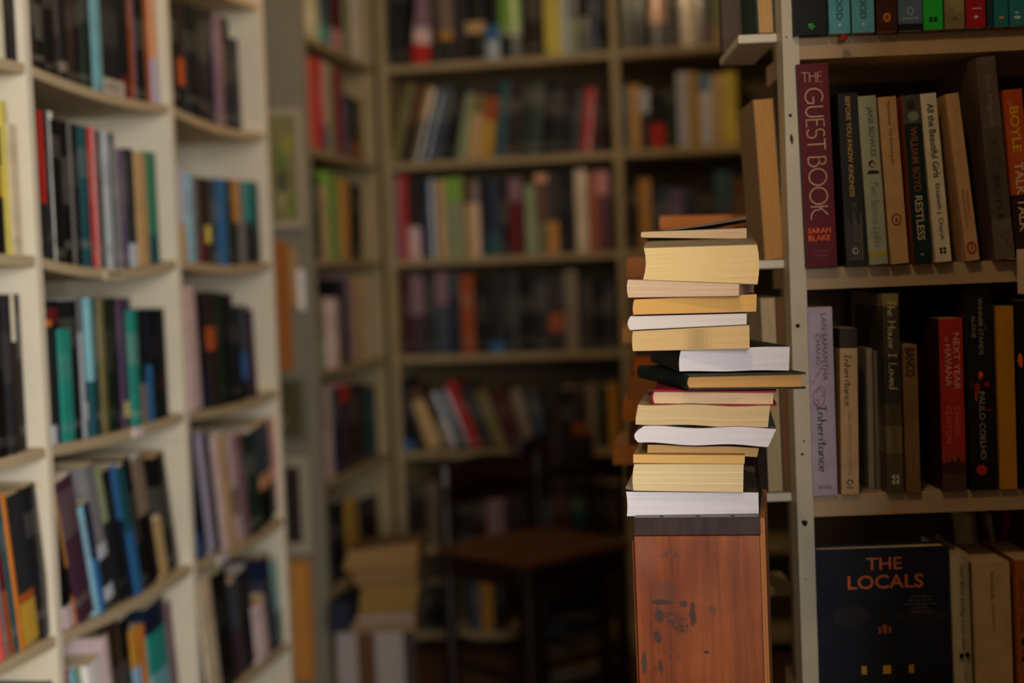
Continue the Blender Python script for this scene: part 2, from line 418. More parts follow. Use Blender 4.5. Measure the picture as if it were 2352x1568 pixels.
# ------------------------------------------------------------------ books of the white bookcase
G = 'books on the white bookcase'
WHERE = ["divider, {} of white bookcase's near bay", "near end, {} of white bookcase's middle bay", "near end, {} of white bookcase's far bay"]
RW = ['top row', 'second row', 'third row', 'fourth row', 'bottom row']
LROWS = {
 (0, 0): ("-40~-24:-60:umber -24~-8:-60:charcoal -8~13:-50:ivory 13~40:-60:ink>.5>black 40~56:-60:aqua", {}),
 (0, 1): ("-30~-12:240:black>.6>amber -12~16:290:black>.3>mustard>.55>black 16~31:232:yellow 31~52:285:cream", {}),
 (0, 2): ("-30~-14:675:plum -14~0:675:black 0~18:675:black 18~31:678:umber>.75>amber>.85>umber 31~41:676:charcoal 41~51:676:ivory>.3>umber 51~62:675:charcoal", {}),
 (0, 3): ("-36~-20:1130:forest -20~-4:1128:navy 0~14:1140:coral 14~22:1130:grey 22~36:1130:maroon>.6>rust 36~52:1128:petrol 52~58:1128:orange 58~97:1124:charcoal>.66>rust>.72>mustard 97~124:1108:ink", dict(lean=-8)),
 (1, 0): ("76~86:-40:umber 86~103:-40:black 103~115:-45:umber 115~130:-40:black 130~145:-40:umber 145~161:-38:black>.8>taupe>.9>black 161~176:-38:umber 176~195:-35:black 195~214:-35:forest 220~238:-35:aqua 240~286:-30:ink 286~302:-30:black>.8>maroon 302~311:-25:rust 311~321:-25:mauve 321~340:-20:black 340~352:-20:rust 352~367:-15:peach>.6>lavender", {}),
 (1, 1): ("95~102:255:black 102~115:254:red>.62>charcoal 115~128:256:charcoal 128~137:256:white 137~153:275:black 153~161:277:taupe 161~170:278:black 170~178:280:grey 178~199:285:black 199~216:290:petrol 216~226:292:red 226~234:292:pink 234~245:300:forest 245~264:302:silver 264~275:305:charcoal 275~285:340:grey 285~295:342:purple 295~302:342:black 302~319:342:charcoal>.8>silver 322~345:352:tan 346~368:350:seagreen>.75>petrol", {}),
 (1, 2): ("118~134:735:orange>.05>charcoal>.85>silver 134~148:690:black>.05>maroon>.16>black 148~177:755:teal 177~191:690:black 191~201:682:grey>.25>silver 201~217:682:umber>.75>rose>.88>umber 217~226:683:aqua>.6>petrol 226~242:683:forest 242~252:684:olive 252~270:684:forest 270~281:684:black 281~289:684:purple 289~300:684:plum>.8>yellow>.92>plum 300~313:684:slate 313~327:713:teal 327~341:710:black>.65>taupe 341~356:708:navy>.5>blue 356~370:708:black 370~388:708:ink>.6>umber>.75>ink", {}),
 (1, 3): ("145~157:1110:black>.7>sage 157~174:1100:yellow>.25>black>.85>rose 174~185:1095:amber>.6>black>.8>orange 185~219:1085:plum 219~236:1155:skyblue 236~246:1150:navy>.5>blue 246~267:1060:grey>.55>silver>.65>charcoal>.85>silver>.95>charcoal 267~283:1065:sage>.4>charcoal 283~302:1070:ink 302~315:1062:blue>.4>navy 315~331:1062:petrol>.5>blue 331~344:1045:black 344~370:1040:taupe>.45>black 370~390:1190:tan 390~414:1035:black", dict(lean=-13)),
 (1, 4): ("150~183:1545:charcoal 183~195:1535:crimson 195~210:1535:aqua 210~230:1525:sage 232~262:1512:white 266~283:1455:rose 284~306:1410:umber 306~328:1415:black 330~346:1440:amber>.3>skyblue 346~362:1430:orange 364~404:1375:navy>.2>teal>.5>aqua 404~420:1380:mauve", dict(lean=-7)),
 (2, 0): ("392~400:0:umber>.8>rust 400~413:5:black 413~430:8:umber>.5>rust>.75>ink 430~441:12:black 441~465:14:ink 465~485:20:charcoal 485~497:25:black 497~506:28:petrol 506~520:35:mauve 520~535:42:black 535~547:89:charcoal 547~556:89:slate", {}),
 (2, 1): ("410~418:300:green>.7>amber 418~432:385:lavender>.6>tan 432~451:397:skyblue 451~462:405:grey 462~477:408:umber>.6>maroon 477~489:410:umber>.55>yellow>.75>umber 489~504:412:slate 504~528:412:blue 528~540:413:black 540~556:413:amber>.5>forest 556~570:415:grey 570~584:416:teal>.5>charcoal 584~600:418:petrol>.6>charcoal", {}),
 (2, 2): ("440~466:655:rose 466~493:668:ink>.7>navy 493~508:668:umber>.3>rust>.5>umber 508~526:670:forest 526~548:672:black 548~561:700:black 561~580:700:slate>.5>blue>.8>ink 580~593:708:plum", dict(lean=-3)),
 (2, 3): ("447~465:1000:petrol>.6>black>.8>blue 465~480:990:navy 480~498:985:lavender 498~512:990:umber 512~530:990:rose 530~545:992:tan 545~561:992:rose>.5>taupe>.75>rose 561~578:992:mauve 578~588:992:umber 588~607:985:forest 607~640:962:slate>.5>peach>.65>black 640~652:955:pink", dict(lean=-10)),
 (2, 4): ("462~486:1365:amber>.2>petrol 486~512:1318:cream 514~546:1300:black 546~566:1330:slate>.5>plum 566~592:1300:ink 592~622:1375:rose 622~640:1270:navy 640~655:1280:aqua>.6>petrol", dict(lean=-9)),
}
for (b, r), (spec, kw) in LROWS.items():
    left.row(b, 2 + r, spec, WHERE[b].format(RW[r]), G, seed=b * 10 + r, rev=(b == 0), **kw)

# ------------------------------------------------------------------ books of the corner bookcase and the back wall
G = 'books on the corner bookcase'
WROWS = [
 "722~738:-60:cream 742~762:-50:petrol>.7>teal 766~790:-45:maroon>.7>pink 793~812:-30:sage 812~834:-25:ivory",
 "718~730:133:coral 730~744:135:red 744~757:140:pink>.7>purple 757~771:145:sage 773~794:158:crimson 796~809:216:slate 809~824:226:black>.7>rust 824~836:230:olive",
 "719~742:402:forest 746~757:425:tan 758~786:396:lime 788~805:412:amber:5 806~832:420:black:6",
 "724~736:685:sage 738~751:680:olive>.6>sage 757~784:684:rose 786~803:640:black 804~818:632:mauve 820~842:630:tan 842~858:630:cream",
 "738~756:884:sage>.5>rose 756~770:885:rose 770~790:890:navy 790~808:880:red>.2>plum 808~828:882:umber 828~848:880:charcoal 848~868:885:petrol",
 "748~772:1150:charcoal 772~798:1150:ink 806~834:1140:mustard:-8 836~858:1140:black 858~874:1135:umber",
]
for r, spec in enumerate(WROWS):
    wing.row(0, 1 + r, spec, f"near end, {ORD[r] if r else 'top'} row of the narrow corner bookcase", G, seed=100 + r, set_=0.015)
G = 'books on the back-wall bookcase'
KROWS = {
 (0, 0): ("884~895:-60:black 895~912:-60:charcoal 912~938:-50:ink 944~985:-20:mauve>.5>rose>.72>red:7 992~1011:-50:umber 1011~1044:-45:taupe>.62>amber>.72>charcoal 1044~1072:-45:charcoal>.8>umber 1072~1115:-40:black>.5>tan>.65>black 1118~1148:-40:black>.55>blue>.75>silver 1150~1199:-50:lime>.62>sage>.72>forest 1199~1212:-40:black 1212~1243:-40:umber 1252~1291:-60:yellow 1291~1306:-50:silver 1309~1327:-40:slate>.5>sage 1327~1352:40:forest 1352~1378:-20:slate 1378~1394:-20:black", {}),
 (0, 1): ("893~916:190:olive:15 918~940:195:brown>.5>umber:16 942~960:200:tan>.4>olive:16 962~980:205:black:16 982~1012:195:slate:14 1014~1044:195:black:13 1048~1072:210:sage:9 1072~1102:215:olive>.3>tan:9 1102~1130:218:rust>.4>mustard:9 1132~1160:185:petrol:7 1160~1190:190:umber:7 1190~1240:185:forest:6 1240~1292:186:ink:6 1294~1332:205:black:6 1334~1360:200:red:6 1362~1388:210:umber:6", {}),
 (0, 2): ("893~909:405:blue>.3>silver 909~923:406:mauve 923~941:400:red 941~967:408:umber>.6>rose 970~1001:412:navy 1007~1028:412:tan 1028~1068:408:lime>.3>sage 1071~1105:415:brown>.3>tan 1110~1154:415:navy>.7>petrol 1154~1172:430:black 1172~1203:410:mauve>.3>maroon 1209~1234:425:sage 1234~1262:400:peach>.1>brown>.6>olive 1262~1285:398:umber>.6>amber 1285~1319:385:ink 1325~1353:390:ivory 1356~1376:395:rust 1376~1402:392:pink>.3>maroon", {}),
 (0, 3): ("929~947:630:wine 949~978:630:mauve>.5>plum 978~1007:625:charcoal 1007~1034:626:mauve>.4>slate 1034~1060:626:slate>.3>navy 1062~1093:630:rust 1095~1126:640:black 1126~1158:640:ink>.85>blue 1160~1194:625:charcoal 1194~1230:632:black 1230~1262:632:ink 1262~1298:632:umber>.5>rust>.75>umber 1301~1331:620:taupe 1337~1364:640:umber 1364~1392:640:black 1392~1416:642:ink", {}),
 (0, 4): ("926~950:870:black>.85>blue:-4 953~983:885:ink:-16 985~1020:888:brown>.2>tan:-20 1022~1054:900:umber>.5>taupe:-20 1056~1083:895:forest:-21 1084~1110:873:red:-21 1111~1138:880:charcoal:-20 1140~1168:890:olive:-19 1170~1204:890:wine:-17 1206~1234:892:taupe:-14 1236~1262:895:slate:-10 1290~1318:892:black 1318~1344:890:umber>.6>rust>.75>umber 1350~1375:885:taupe 1376~1400:886:forest 1400~1422:880:amber", {}),
 (0, 5): ("938~958:1105:ink 958~985:1100:umber 985~1012:1110:taupe 1016~1050:1100:black 1052~1088:1110:charcoal 1090~1120:1105:umber 1120~1160:1110:mauve 1164~1196:1108:plum 1196~1230:1105:forest 1234~1270:1110:slate 1272~1310:1104:wine 1312~1350:1108:petrol 1352~1390:1106:black 1392~1426:1110:umber", {}),
 (0, 6): ("960~990:1345:charcoal 992~1024:1340:black 1080~1106:1330:slate 1108~1134:1335:amber 1136~1160:1330:ink", {}),
 (1, 0): ("1430~1451:-60:forest 1451~1487:-50:petrol>.6>ink 1491~1530:-40:peach>.62>navy 1530~1562:-40:black 1564~1600:-60:ivory 1600~1637:-40:forest>.6>plum 1637~1662:-30:sage>.7>tan 1664~1700:-40:umber", {}),
 (1, 1): ("1432~1447:195:petrol 1447~1473:195:amber 1475~1495:205:silver>.4>ink 1495~1528:215:black>.55>red 1530~1557:195:forest 1558~1586:165:silver 1586~1609:165:mustard 1609~1637:170:blue>.25>silver 1637~1660:170:tan 1661~1696:165:yellow", {}),
 (1, 2): ("1446~1470:420:umber 1471~1499:410:amber 1503~1542:430:navy 1542~1574:432:purple 1574~1605:430:navy>.6>petrol 1605~1645:412:umber 1645~1685:392:petrol>.4>slate 1686~1728:405:brown", {}),
 (1, 3): ("1452~1480:640:umber 1480~1510:636:black 1512~1540:640:slate 1542~1570:642:maroon 1572~1604:640:tan 1606~1640:638:navy 1642~1680:640:umber 1682~1716:644:sage", {}),
 (1, 4): ("1456~1484:870:umber 1486~1516:874:wine 1518~1546:870:black 1548~1584:872:taupe 1586~1616:868:navy 1618~1650:872:forest 1652~1688:876:cream 1690~1720:870:rust", {}),
 (1, 5): ("1462~1494:1100:black 1496~1530:1104:umber 1532~1566:1100:slate 1568~1600:1102:plum 1602~1636:1098:tan 1638~1670:1104:ink 1672~1706:1100:brown", {}),
}
BN = ["corner", "shared upright"]
for (b, r), (spec, kw) in KROWS.items():
    back.row(b, 1 + r, spec, f"{BN[b]}, {ORD[r] if r else 'top'} row of the back wall's {['main', 'farther'][b]} bay", G, seed=200 + b * 20 + r, set_=0.016, **kw)

# ------------------------------------------------------------------ lettering
_tc = {}
def font_mesh(body, weight=0.0, shear=0.0):
    key = (body, weight, shear)
    if key not in _tc:
        cu = bpy.data.curves.new('lettering_curve', 'FONT'); cu.body = body; cu.size = 1.0; cu.offset = weight; cu.shear = shear
        cu.resolution_u = 3; cu.fill_mode = 'FRONT'
        o = bpy.data.objects.new('lettering_curve', cu); COL.objects.link(o)
        me = bpy.data.meshes.new_from_object(o)
        V = [(v.co.x, v.co.y) for v in me.vertices]; F = [tuple(p.vertices) for p in me.polygons]
        bpy.data.objects.remove(o); bpy.data.curves.remove(cu); bpy.data.meshes.remove(me)
        _tc[key] = (V, F)
    return _tc[key]
def arc(cx, cy, rx, ry, a0, a1, n=12):
    return [(cx + rx * math.cos(math.radians(a0 + (a1 - a0) * k / n)), cy + ry * math.sin(math.radians(a0 + (a1 - a0) * k / n))) for k in range(n + 1)]
DECO = {  # tall thin art-deco capitals: advance, strokes
 'T': (.62, [[(0, 1), (.58, 1)], [(.29, 1), (.29, 0)]]),
 'H': (.66, [[(.05, 1), (.05, 0)], [(.55, 1), (.55, 0)], [(.05, .62), (.55, .62)]]),
 'E': (.5, [[(.42, 1), (.05, 1), (.05, 0), (.42, 0)], [(.05, .6), (.36, .6)]]),
 'G': (.95, [arc(.46, .5, .42, .5, 50, 320, 22), [(.46, .46), (.86, .46)], [(.80, .46), (.80, .1)]]),
 'U': (.68, [[(.05, 1), (.05, .3)] + arc(.31, .3, .26, .3, 180, 360, 12) + [(.57, .3), (.57, 1)]]),
 'S': (.56, [arc(.27, .77, .21, .23, 40, 200, 10) + arc(.27, .27, .24, .27, 120, -150, 14)]),
 'B': (.62, [[(.05, 0), (.05, 1)], [(.05, 1)] + arc(.22, .81, .22, .19, 90, -90, 10) + [(.05, .62)], [(.05, .62)] + arc(.25, .31, .29, .31, 90, -90, 12) + [(.05, 0)]]),
 'O': (1.0, [arc(.48, .5, .44, .5, 0, 360, 26)]),
 'K': (.68, [[(.05, 1), (.05, 0)], [(.05, .5), (.5, 1)], [(.16, .62)] + arc(.72, .36, .5, .36, 170, 270, 8)]),
 ' ': (.3, []),
}
HAND = {  # loose handwriting
 'I': (.42, [[(.2, .98), (.17, .02)], [(.02, .95), (.38, 1)], [(0, .0), (.36, .04)]]),
 'T': (.5, [[(0, .92), (.5, 1)], [(.27, .96), (.2, 0)]]),
 'H': (.62, [[(.08, 1), (.04, 0)], [(.5, 1), (.48, 0)], [(.0, .48), (.56, .56)]]),
 'L': (.5, [[(.12, 1), (.06, .05), (.45, 0)]]),
 'n': (.42, [[(.04, .5), (.05, 0)], [(.05, .3)] + arc(.18, .3, .13, .2, 160, 0, 8) + [(.33, 0), (.4, .06)]]),
 'h': (.42, [[(.08, 1), (.04, 0)], [(.05, .28)] + arc(.18, .3, .13, .2, 160, 0, 8) + [(.33, 0), (.4, .06)]]),
 'e': (.38, [[(.04, .24), (.30, .30)] + arc(.17, .26, .14, .24, 10, 310, 14)]),
 'r': (.32, [[(.05, .5), (.06, 0)], [(.06, .3), (.14, .45), (.28, .48)]]),
 'i': (.2, [[(.1, .5), (.08, .02)], [(.12, .68), (.14, .74)]]),
 't': (.32, [[(.15, .9), (.13, .08), (.2, 0), (.28, .06)], [(.0, .58), (.3, .64)]]),
 'a': (.42, [arc(.17, .24, .15, .24, 60, 380, 14), [(.33, .48), (.32, .06), (.4, .02)]]),
 'c': (.34, [arc(.19, .25, .16, .25, 50, 310, 12)]),
 'o': (.38, [arc(.18, .25, .15, .25, 90, 450, 14)]),
 'u': (.42, [[(.05, .5), (.06, .15)] + arc(.17, .16, .11, .15, 180, 340, 8) + [(.33, .5), (.33, .04), (.4, .02)]]),
 's': (.32, [[(.26, .46), (.12, .5), (.08, .36), (.22, .2), (.2, .04), (.02, .02)]]),
 'v': (.36, [[(.03, .5), (.16, 0), (.34, .52)]]),
 'd': (.44, [arc(.16, .24, .14, .24, 60, 380, 14), [(.36, 1), (.32, .05), (.42, .02)]]),
 ' ': (.3, []),
}
def strokes_mesh(body, glyphs, wd):
    V, F = [], []; x = 0.0
    for ch in body:
        adv, st = glyphs[ch]
        for pl in st:
            pts = [Vector((x + p[0], p[1])) for p in pl]
            base = len(V)
            for i, p in enumerate(pts):
                a = pts[max(0, i - 1)]; b = pts[min(len(pts) - 1, i + 1)]
                t = (b - a).normalized() if (b - a).length > 1e-6 else Vector((1, 0))
                nn = Vector((-t.y, t.x)) * wd / 2
                V += [tuple(p + nn), tuple(p - nn)]
            for i in range(len(pts) - 1):
                q = base + 2 * i
                F.append((q, q + 1, q + 3, q + 2))
        x += adv
    return V, F
INKN = 'lettering'
def part_of(root, name):
    return next((c for c in root.children if c.name.split('.')[0] == name), root)
def put(root, VF, x0, x1, z0, z1, color, vertical=True, y=-0.0003, name=INKN):
    """fit a flat mesh into the box x0..x1, z0..z1 of the spine; vertical text reads downwards"""
    V, F = VF
    xs = [v[0] for v in V]; ys = [v[1] for v in V]
    ax, bx, ay, by = min(xs), max(xs), min(ys), max(ys)
    W = []
    for vx, vy in V:
        s, r = (vx - ax) / (bx - ax), (vy - ay) / (by - ay)
        if vertical: W.append((x0 + r * (x1 - x0), y, z1 - s * (z1 - z0)))
        else: W.append((x0 + s * (x1 - x0), y, z0 + r * (z1 - z0)))
    return mesh_obj(name, W, F, M_INK, part_of(root, 'cover'), cols=lin(color))
class Spine:
    def __init__(s, root, t, h): s.r, s.t, s.h = root, t, h
    def text(s, body, f0, f1, g0, g1, color, vertical=True, weight=0.0, shear=0.0, style=None, wd=0.07, y=-0.0003):
        VF = font_mesh(body, weight, shear) if style is None else strokes_mesh(body, style, wd)
        put(s.r, VF, (f0 - .5) * s.t, (f1 - .5) * s.t, s.h * (1 - g1), s.h * (1 - g0), color, vertical, y)
    def shape(s, polys, f0, f1, g0, g1, color, name='emblem', y=-0.0003):
        """polygons in a unit box (x right, y up)"""
        V, F = [], []
        for p in polys:
            b = len(V); V += p; F.append(tuple(range(b, b + len(p))))
        W = [((f0 + (f1 - f0) * a - .5) * s.t, y, s.h * (1 - g1) + s.h * (g1 - g0) * c) for a, c in V]
        mesh_obj(name, W, F, M_INK, part_of(s.r, 'cover'), cols=lin(color))
    def ring(s, fc, gc, rx, rz, wd, color, name='emblem'):
        V, F = [], []
        n = 20
        for k in range(n):
            a = 2 * math.pi * k / n
            for q in (1, 1 - wd):
                V.append(((fc - .5) * s.t + rx * q * math.cos(a), -0.0003, s.h * (1 - gc) + rz * q * math.sin(a)))
        for k in range(n):
            a, b = 2 * k, 2 * ((k + 1) % n)
            F.append((a, b, b + 1, a + 1))
        mesh_obj(name, V, F, M_INK, part_of(s.r, 'cover'), cols=lin(color))
def blob(n=9, seed=0, j=.3):
    rnd = random.Random(seed)
    return [(.5 + .5 * rnd.uniform(1 - j, 1) * math.cos(2 * math.pi * k / n), .5 + .5 * rnd.uniform(1 - j, 1) * math.sin(2 * math.pi * k / n)) for k in range(n)]
SQ = [(0, 0), (1, 0), (1, 1), (0, 1)]
FOURSQ = [[(0, 0), (.44, 0), (.44, .44), (0, .44)], [(.56, 0), (1, 0), (1, .44), (.56, .44)], [(0, .56), (.44, .56), (.44, 1), (0, 1)], [(.56, .56), (1, .56), (1, 1), (.56, 1)]]

# ------------------------------------------------------------------ books of the cream bookcase
GR = 'books on the cream bookcase'
def rbook(k, x0, x1, yt, lean, bands, label, hard=False, ib=-0.012, mat=None, d=None, side=None, rs=0.0, ybot=None, paper=None):
    random.seed(int(x0 * 7 + k))
    ua, ub = right.u_of(x0, 0, k, ib), right.u_of(x1, 0, k, ib)
    a = math.radians(lean)
    zb = right.levels[k] + 0.0004
    t = (ub - ua) * math.cos(a) - 0.0006
    zt = right.z_of(yt, 0.5 * (ua + ub) + math.sin(a) * 0.2, ib)
    if k > 0: zt = min(zt, right.levels[k - 1] - 0.028)
    h = (zt - zb - abs(math.sin(a)) * t) / math.cos(a)
    d = d or min(0.2, h * 0.66)
    piv = ua if lean < 0 else ub; off = t / 2 if lean < 0 else -t / 2
    M = right.M @ Matrix.Translation((piv, ib, zb)) @ Matrix.Rotation(a, 4, 'Y') @ Matrix.Translation((off, 0, 0))
    bb = [(lin(c), e) for c, e in bands]
    r = book(M, t, h, d, bb, label, GR, hard, mat or M_MATT, paper=paper or (214, 186, 140), round_spine=rs, side=lin(side) if side else None, titled=False)
    return Spine(r, t, h)
# top row (only the feet of the spines are in the picture)
T_ = -150
s = rbook(1, 1823, 1899, T_, 0, [((26, 30, 30), 1)], 'thick black book with a green emblem above the chipped post', True)
for q in range(5): s.shape([blob(7, q)], .42 + .06 * (q % 3), .56 + .05 * (q % 3), .885 + .02 * (q // 2), .91 + .02 * (q // 2), (50, 170, 60))
for i, (x0, x1) in enumerate(((1904, 1953), (1957, 2009))):
    s = rbook(1, x0, x1, T_, 0, [((96, 170, 184), 1)], ['pale blue book with a red ribbon marker hanging from it', 'pale blue book between its twin and a dark brown book'][i])
    s.text('WOOD', .36, .66, .52, .86, (24, 62, 78), weight=.01)
    s.shape([[(.2, 0), (.45, .5), (.1, .7), (.2, .8), (.5, .66), (.55, 1), (.7, 1), (.66, .6), (1, .5), (.9, .4), (.62, .42), (.5, 0), (.4, .3)]], .38, .62, .895, .935, (214, 226, 222))
    if i == 0:
        m2 = MB()
        m2.add([(.000, -.006, -.002), (.006, -.006, -.002), (.008, -.010, -.011), (.005, -.0102, -.008), (.002, -.011, -.013), (-.001, -.010, -.010), (-.004, -.011, -.010), (-.001, -.007, -.004)], [(0, 1, 2, 3, 4, 5, 6, 7), (7, 6, 5, 4, 3, 2, 1, 0)])
        m2.build('ribbon_marker', M_INK, s.r, cols=lin((150, 28, 24)))
s = rbook(1, 2014, 2061, T_, 0, [((74, 36, 28), 1)], 'dark brown book with a small gold roundel, top shelf of cream bookcase')
s.ring(.5, .855, .0045, .0055, .6, (196, 120, 50)); s.ring(.5, .855, .002, .0025, .9, (120, 50, 30))
s = rbook(1, 2064, 2119, T_, 0, [((92, 116, 146), .93), ((22, 24, 28), 1)], 'slate blue book with a black foot and white capitals')
s.text('PICADOR', .16, .86, .862, .885, (206, 212, 214), vertical=False, weight=.005); s.ring(.5, .80, .004, .005, .4, (150, 166, 186))
s = rbook(1, 2121, 2166, T_, 0, [((38, 196, 62), 1)], 'bright green book with a black four-square emblem')
s.shape(FOURSQ, .28, .72, .87, .92, (12, 40, 20))
s = rbook(1, 2170, 2216, T_, 0, [((168, 156, 108), .82), ((150, 138, 96), 1)], 'khaki book with a faded brown mark, between green and crimson', mat=M_WORN)
s.shape([blob(11, 4)], .3, .72, .87, .92, (122, 82, 60)); s.shape([blob(9, 6)], .2, .5, .78, .82, (130, 112, 70))
s = rbook(1, 2219, 2264, T_, 0, [((176, 30, 44), 1)], 'crimson book with a white drop emblem, top shelf of cream bookcase')
s.shape([[(.5, 1), (.62, .66), (.95, .4), (.95, .15), (.7, 0), (.3, 0), (.05, .15), (.05, .4), (.38, .66)]], .38, .64, .855, .90, (236, 222, 214)); s.shape([SQ], .3, .8, .79, .80, (236, 200, 180))
s = rbook(1, 2267, 2280, T_, 0, [((32, 66, 66), 1)], 'thin dark teal book squeezed between crimson and teal spines')
s = rbook(1, 2283, 2316, T_, 0, [((36, 124, 136), 1)], 'teal book with a small orange emblem at its foot')
s.shape([blob(8, 3)], .3, .75, .885, .92, (222, 160, 80))
s = rbook(1, 2319, 2356, T_, 0, [((44, 130, 146), 1)], 'teal book with a white emblem, beside the orange-marked one')
s.shape([blob(8, 9)], .2, .75, .885, .93, (206, 224, 226)); s.shape([blob(8, 5)], .3, .6, .84, .87, (206, 224, 226))
# second row
s = rbook(2, 1853, 1925, 145, -1.0, [((104, 26, 38), 1)], 'thick tall maroon book with cream art-deco capitals down its spine', True, side=(52, 56, 60), d=.16)
CRM = (214, 182, 146)
s.text('THE', .12, .80, .042, .092, CRM, vertical=False, style=DECO, wd=.055)
s.text('GUEST BOOK', .20, .80, .12, .765, CRM, style=DECO, wd=.06)
FL = (255, 104, 10)
s.text('SARAH', .10, .83, .806, .834, FL, vertical=False, weight=.012); s.text('BLAKE', .11, .81, .842, .870, FL, vertical=False, weight=.012)
s.text('PENGUIN', .26, .74, .917, .926, (150, 92, 84), vertical=False); s.text('VIKING', .30, .68, .938, .947, (150, 92, 84), vertical=False)
s = rbook(2, 1944, 1991, 213, -1.2, [((36, 32, 28), .6), ((40, 36, 33), 1)], 'worn black paperback with small gold capitals beside the maroon book', mat=M_WORN)
s.text('BEFORE YOU KNOW KINDNESS', .36, .60, .02, .60, (190, 152, 78), weight=.01)
s.text('BOHJALIAN', .40, .66, .635, .86, (92, 82, 72)); s.ring(.5, .915, .0035, .004, .35, (190, 184, 170))
for q in range(7): s.shape([SQ], .1 + .12 * q, .12 + .125 * q, .70 + .03 * (q % 3), .97, (116, 108, 96), name='scuff')
s = rbook(2, 1998, 2041, 219, -2.6, [((168, 172, 146), .92), ((178, 168, 66), .955), ((160, 164, 140), 1)], 'pale grey-green paperback with a tiny portrait on its spine')
s.text('JANE BOWLES', .40, .78, .065, .36, (38, 40, 34), weight=.0)
s.text('Two Serious Ladies', .34, .76, .51, .90, (104, 112, 98), shear=.3)
s.shape([blob(9, 2)], .30, .74, .375, .43, (60, 30, 24), 'portrait'); s.shape([blob(9, 3)], .42, .72, .39, .425, (196, 140, 104), 'portrait', y=-.0004); s.shape([[(0, 0), (1, 0), (.9, .5), (.2, .6)]], .2, .9, .425, .462, (34, 26, 26), 'portrait', y=-.0005)
s = rbook(2, 2047, 2089, 221, -2.9, [((206, 166, 118), 1)], 'plain tan paperback with a small oval emblem low on its spine')
s.text('Paul Bowles  The Sheltering Sky', .42, .64, .03, .41, (64, 50, 40))
s.ring(.5, .735, .0058, .0072, .22, (112, 40, 36)); s.shape([blob(8, 1)], .42, .58, .72, .755, (112, 40, 36))
s = rbook(2, 2100, 2141, 217, -2.6, [((84, 84, 76), .17), ((24, 44, 44), 1)], 'dark teal paperback with blocky red-brown and cream capitals', side=(170, 78, 34))
s.text('WILLIAM BOYD', .30, .72, .19, .575, (150, 86, 62), weight=.012); s.text('RESTLESS', .30, .74, .60, .865, (206, 190, 150), weight=.014)
s.shape([blob(9, 7)], .1, .8, .02, .10, (58, 40, 38), 'photo_patch'); s.shape([blob(9, 8)], .2, .95, .09, .165, (132, 140, 126), 'photo_patch'); s.shape([blob(6, 2)], .4, .6, .94, .96, (150, 160, 150))
s = rbook(2, 2150, 2187, 213, -3.8, [((228, 218, 190), 1)], 'white paperback with bold black lettering and a four-square emblem')
s.text('All the Beautiful Girls', .34, .78, .06, .50, (22, 22, 24), weight=.016); s.text('Elizabeth J. Church', .34, .70, .535, .87, (28, 28, 30), weight=.010)
s.shape(FOURSQ, .3, .72, .915, .952, (20, 20, 22))
s = rbook(2, 2221, 2252, 213, -5.8, [((204, 164, 116), 1)], 'tan paperback leaning beside the white one, red oval emblem at its foot')
s.text('William Boyd', .30, .72, .05, .48, (192, 150, 106)); s.text('The Dreams of', .56, .80, .58, .76, (150, 52, 36)); s.text('Bethany Mellmoth', .22, .48, .575, .80, (150, 52, 36))
s.ring(.5, .925, .0058, .0078, .35, (150, 36, 26)); s.shape([blob(8, 1)], .42, .6, .90, .945, (150, 36, 26))
s = rbook(2, 2286, 2333, 128, -4.2, [((104, 92, 78), .35), ((92, 82, 68), .8), ((116, 106, 88), 1)], 'tall grey-brown hardback with faded spine, reaching the shelf above', True, mat=M_WORN, side=(104, 78, 64), d=.16)
s.text('San Miguel', .34, .66, .09, .33, (142, 132, 118)); s.text('T. C. BOYLE', .34, .66, .40, .81, (42, 38, 36), weight=-.008)
sq = strokes_mesh('x', {'x': (1, [[(.1, .9), (.2, .6), (.5, .5), (.6, .3), (.9, .1)], [(.5, .8), (.7, .6), (.6, .2)]])}, .05); put(s.r, sq, -.008, .010, s.h * .05, s.h * .17, (84, 74, 60), vertical=False, name='bottle_sketch')
s = rbook(2, 2337, 2381, 204, -3.5, [((196, 84, 34), .62), ((60, 34, 30), 1)], 'orange book with yellow capitals, darker at its foot, at the picture edge')
s.text('T.C.', .2, .5, .06, .09, (214, 170, 60), vertical=False); s.text('BOYLE', .26, .74, .10, .37, (226, 176, 44), weight=.02); s.text('TALK TALK', .28, .74, .43, .84, (224, 200, 170), weight=.016)
# third row
s = rbook(3, 1867, 1924, 705, 0.0, [((190, 174, 196), 1)], 'lavender book with black handwritten title and a red looping line', ib=-.004)
PU = (96, 78, 104)
s.text('LAN SAMANTHA', .54, .76, .035, .39, PU); s.text('CHANG', .28, .48, .14, .305, PU)
s.text('Inheritance', .26, .66, .52, .875, (26, 24, 30), style=HAND, wd=.085)
sq = strokes_mesh('x', {'x': (1, [[(1, .62), (.78, .60), (.7, .42), (.5, .36), (.3, .3), (.2, .1), (0, .08)]])}, .035)
put(s.r, sq, -.012, .001, s.h * .60, s.h * .68, (120, 44, 66), name='loop_line', vertical=False)
sq = strokes_mesh('x', {'x': (1, [arc(.5, .5, .4, .42, 0, 360, 20), arc(.66, .8, .3, .24, -90, 200, 14), arc(.36, .3, .14, .14, 0, 360, 10)])}, .04)
put(s.r, sq, -.012, .004, s.h * .47, s.h * .58, (150, 84, 104), name='loop_line', vertical=False)
s.text('WWN', .22, .74, .945, .968, (58, 50, 62), vertical=False, shear=.2)
s = rbook(3, 1932, 1973, 753, 1.0, [((62, 50, 42), .12), ((206, 172, 128), 1)], 'tan paperback with a dark top and a handwritten title', ib=-.004)
s.text('Inheritance', .24, .66, .155, .47, (44, 34, 28), style=HAND, wd=.085); s.text('LAN SAMANTHA CHANG', .40, .62, .50, .885, (150, 120, 90))
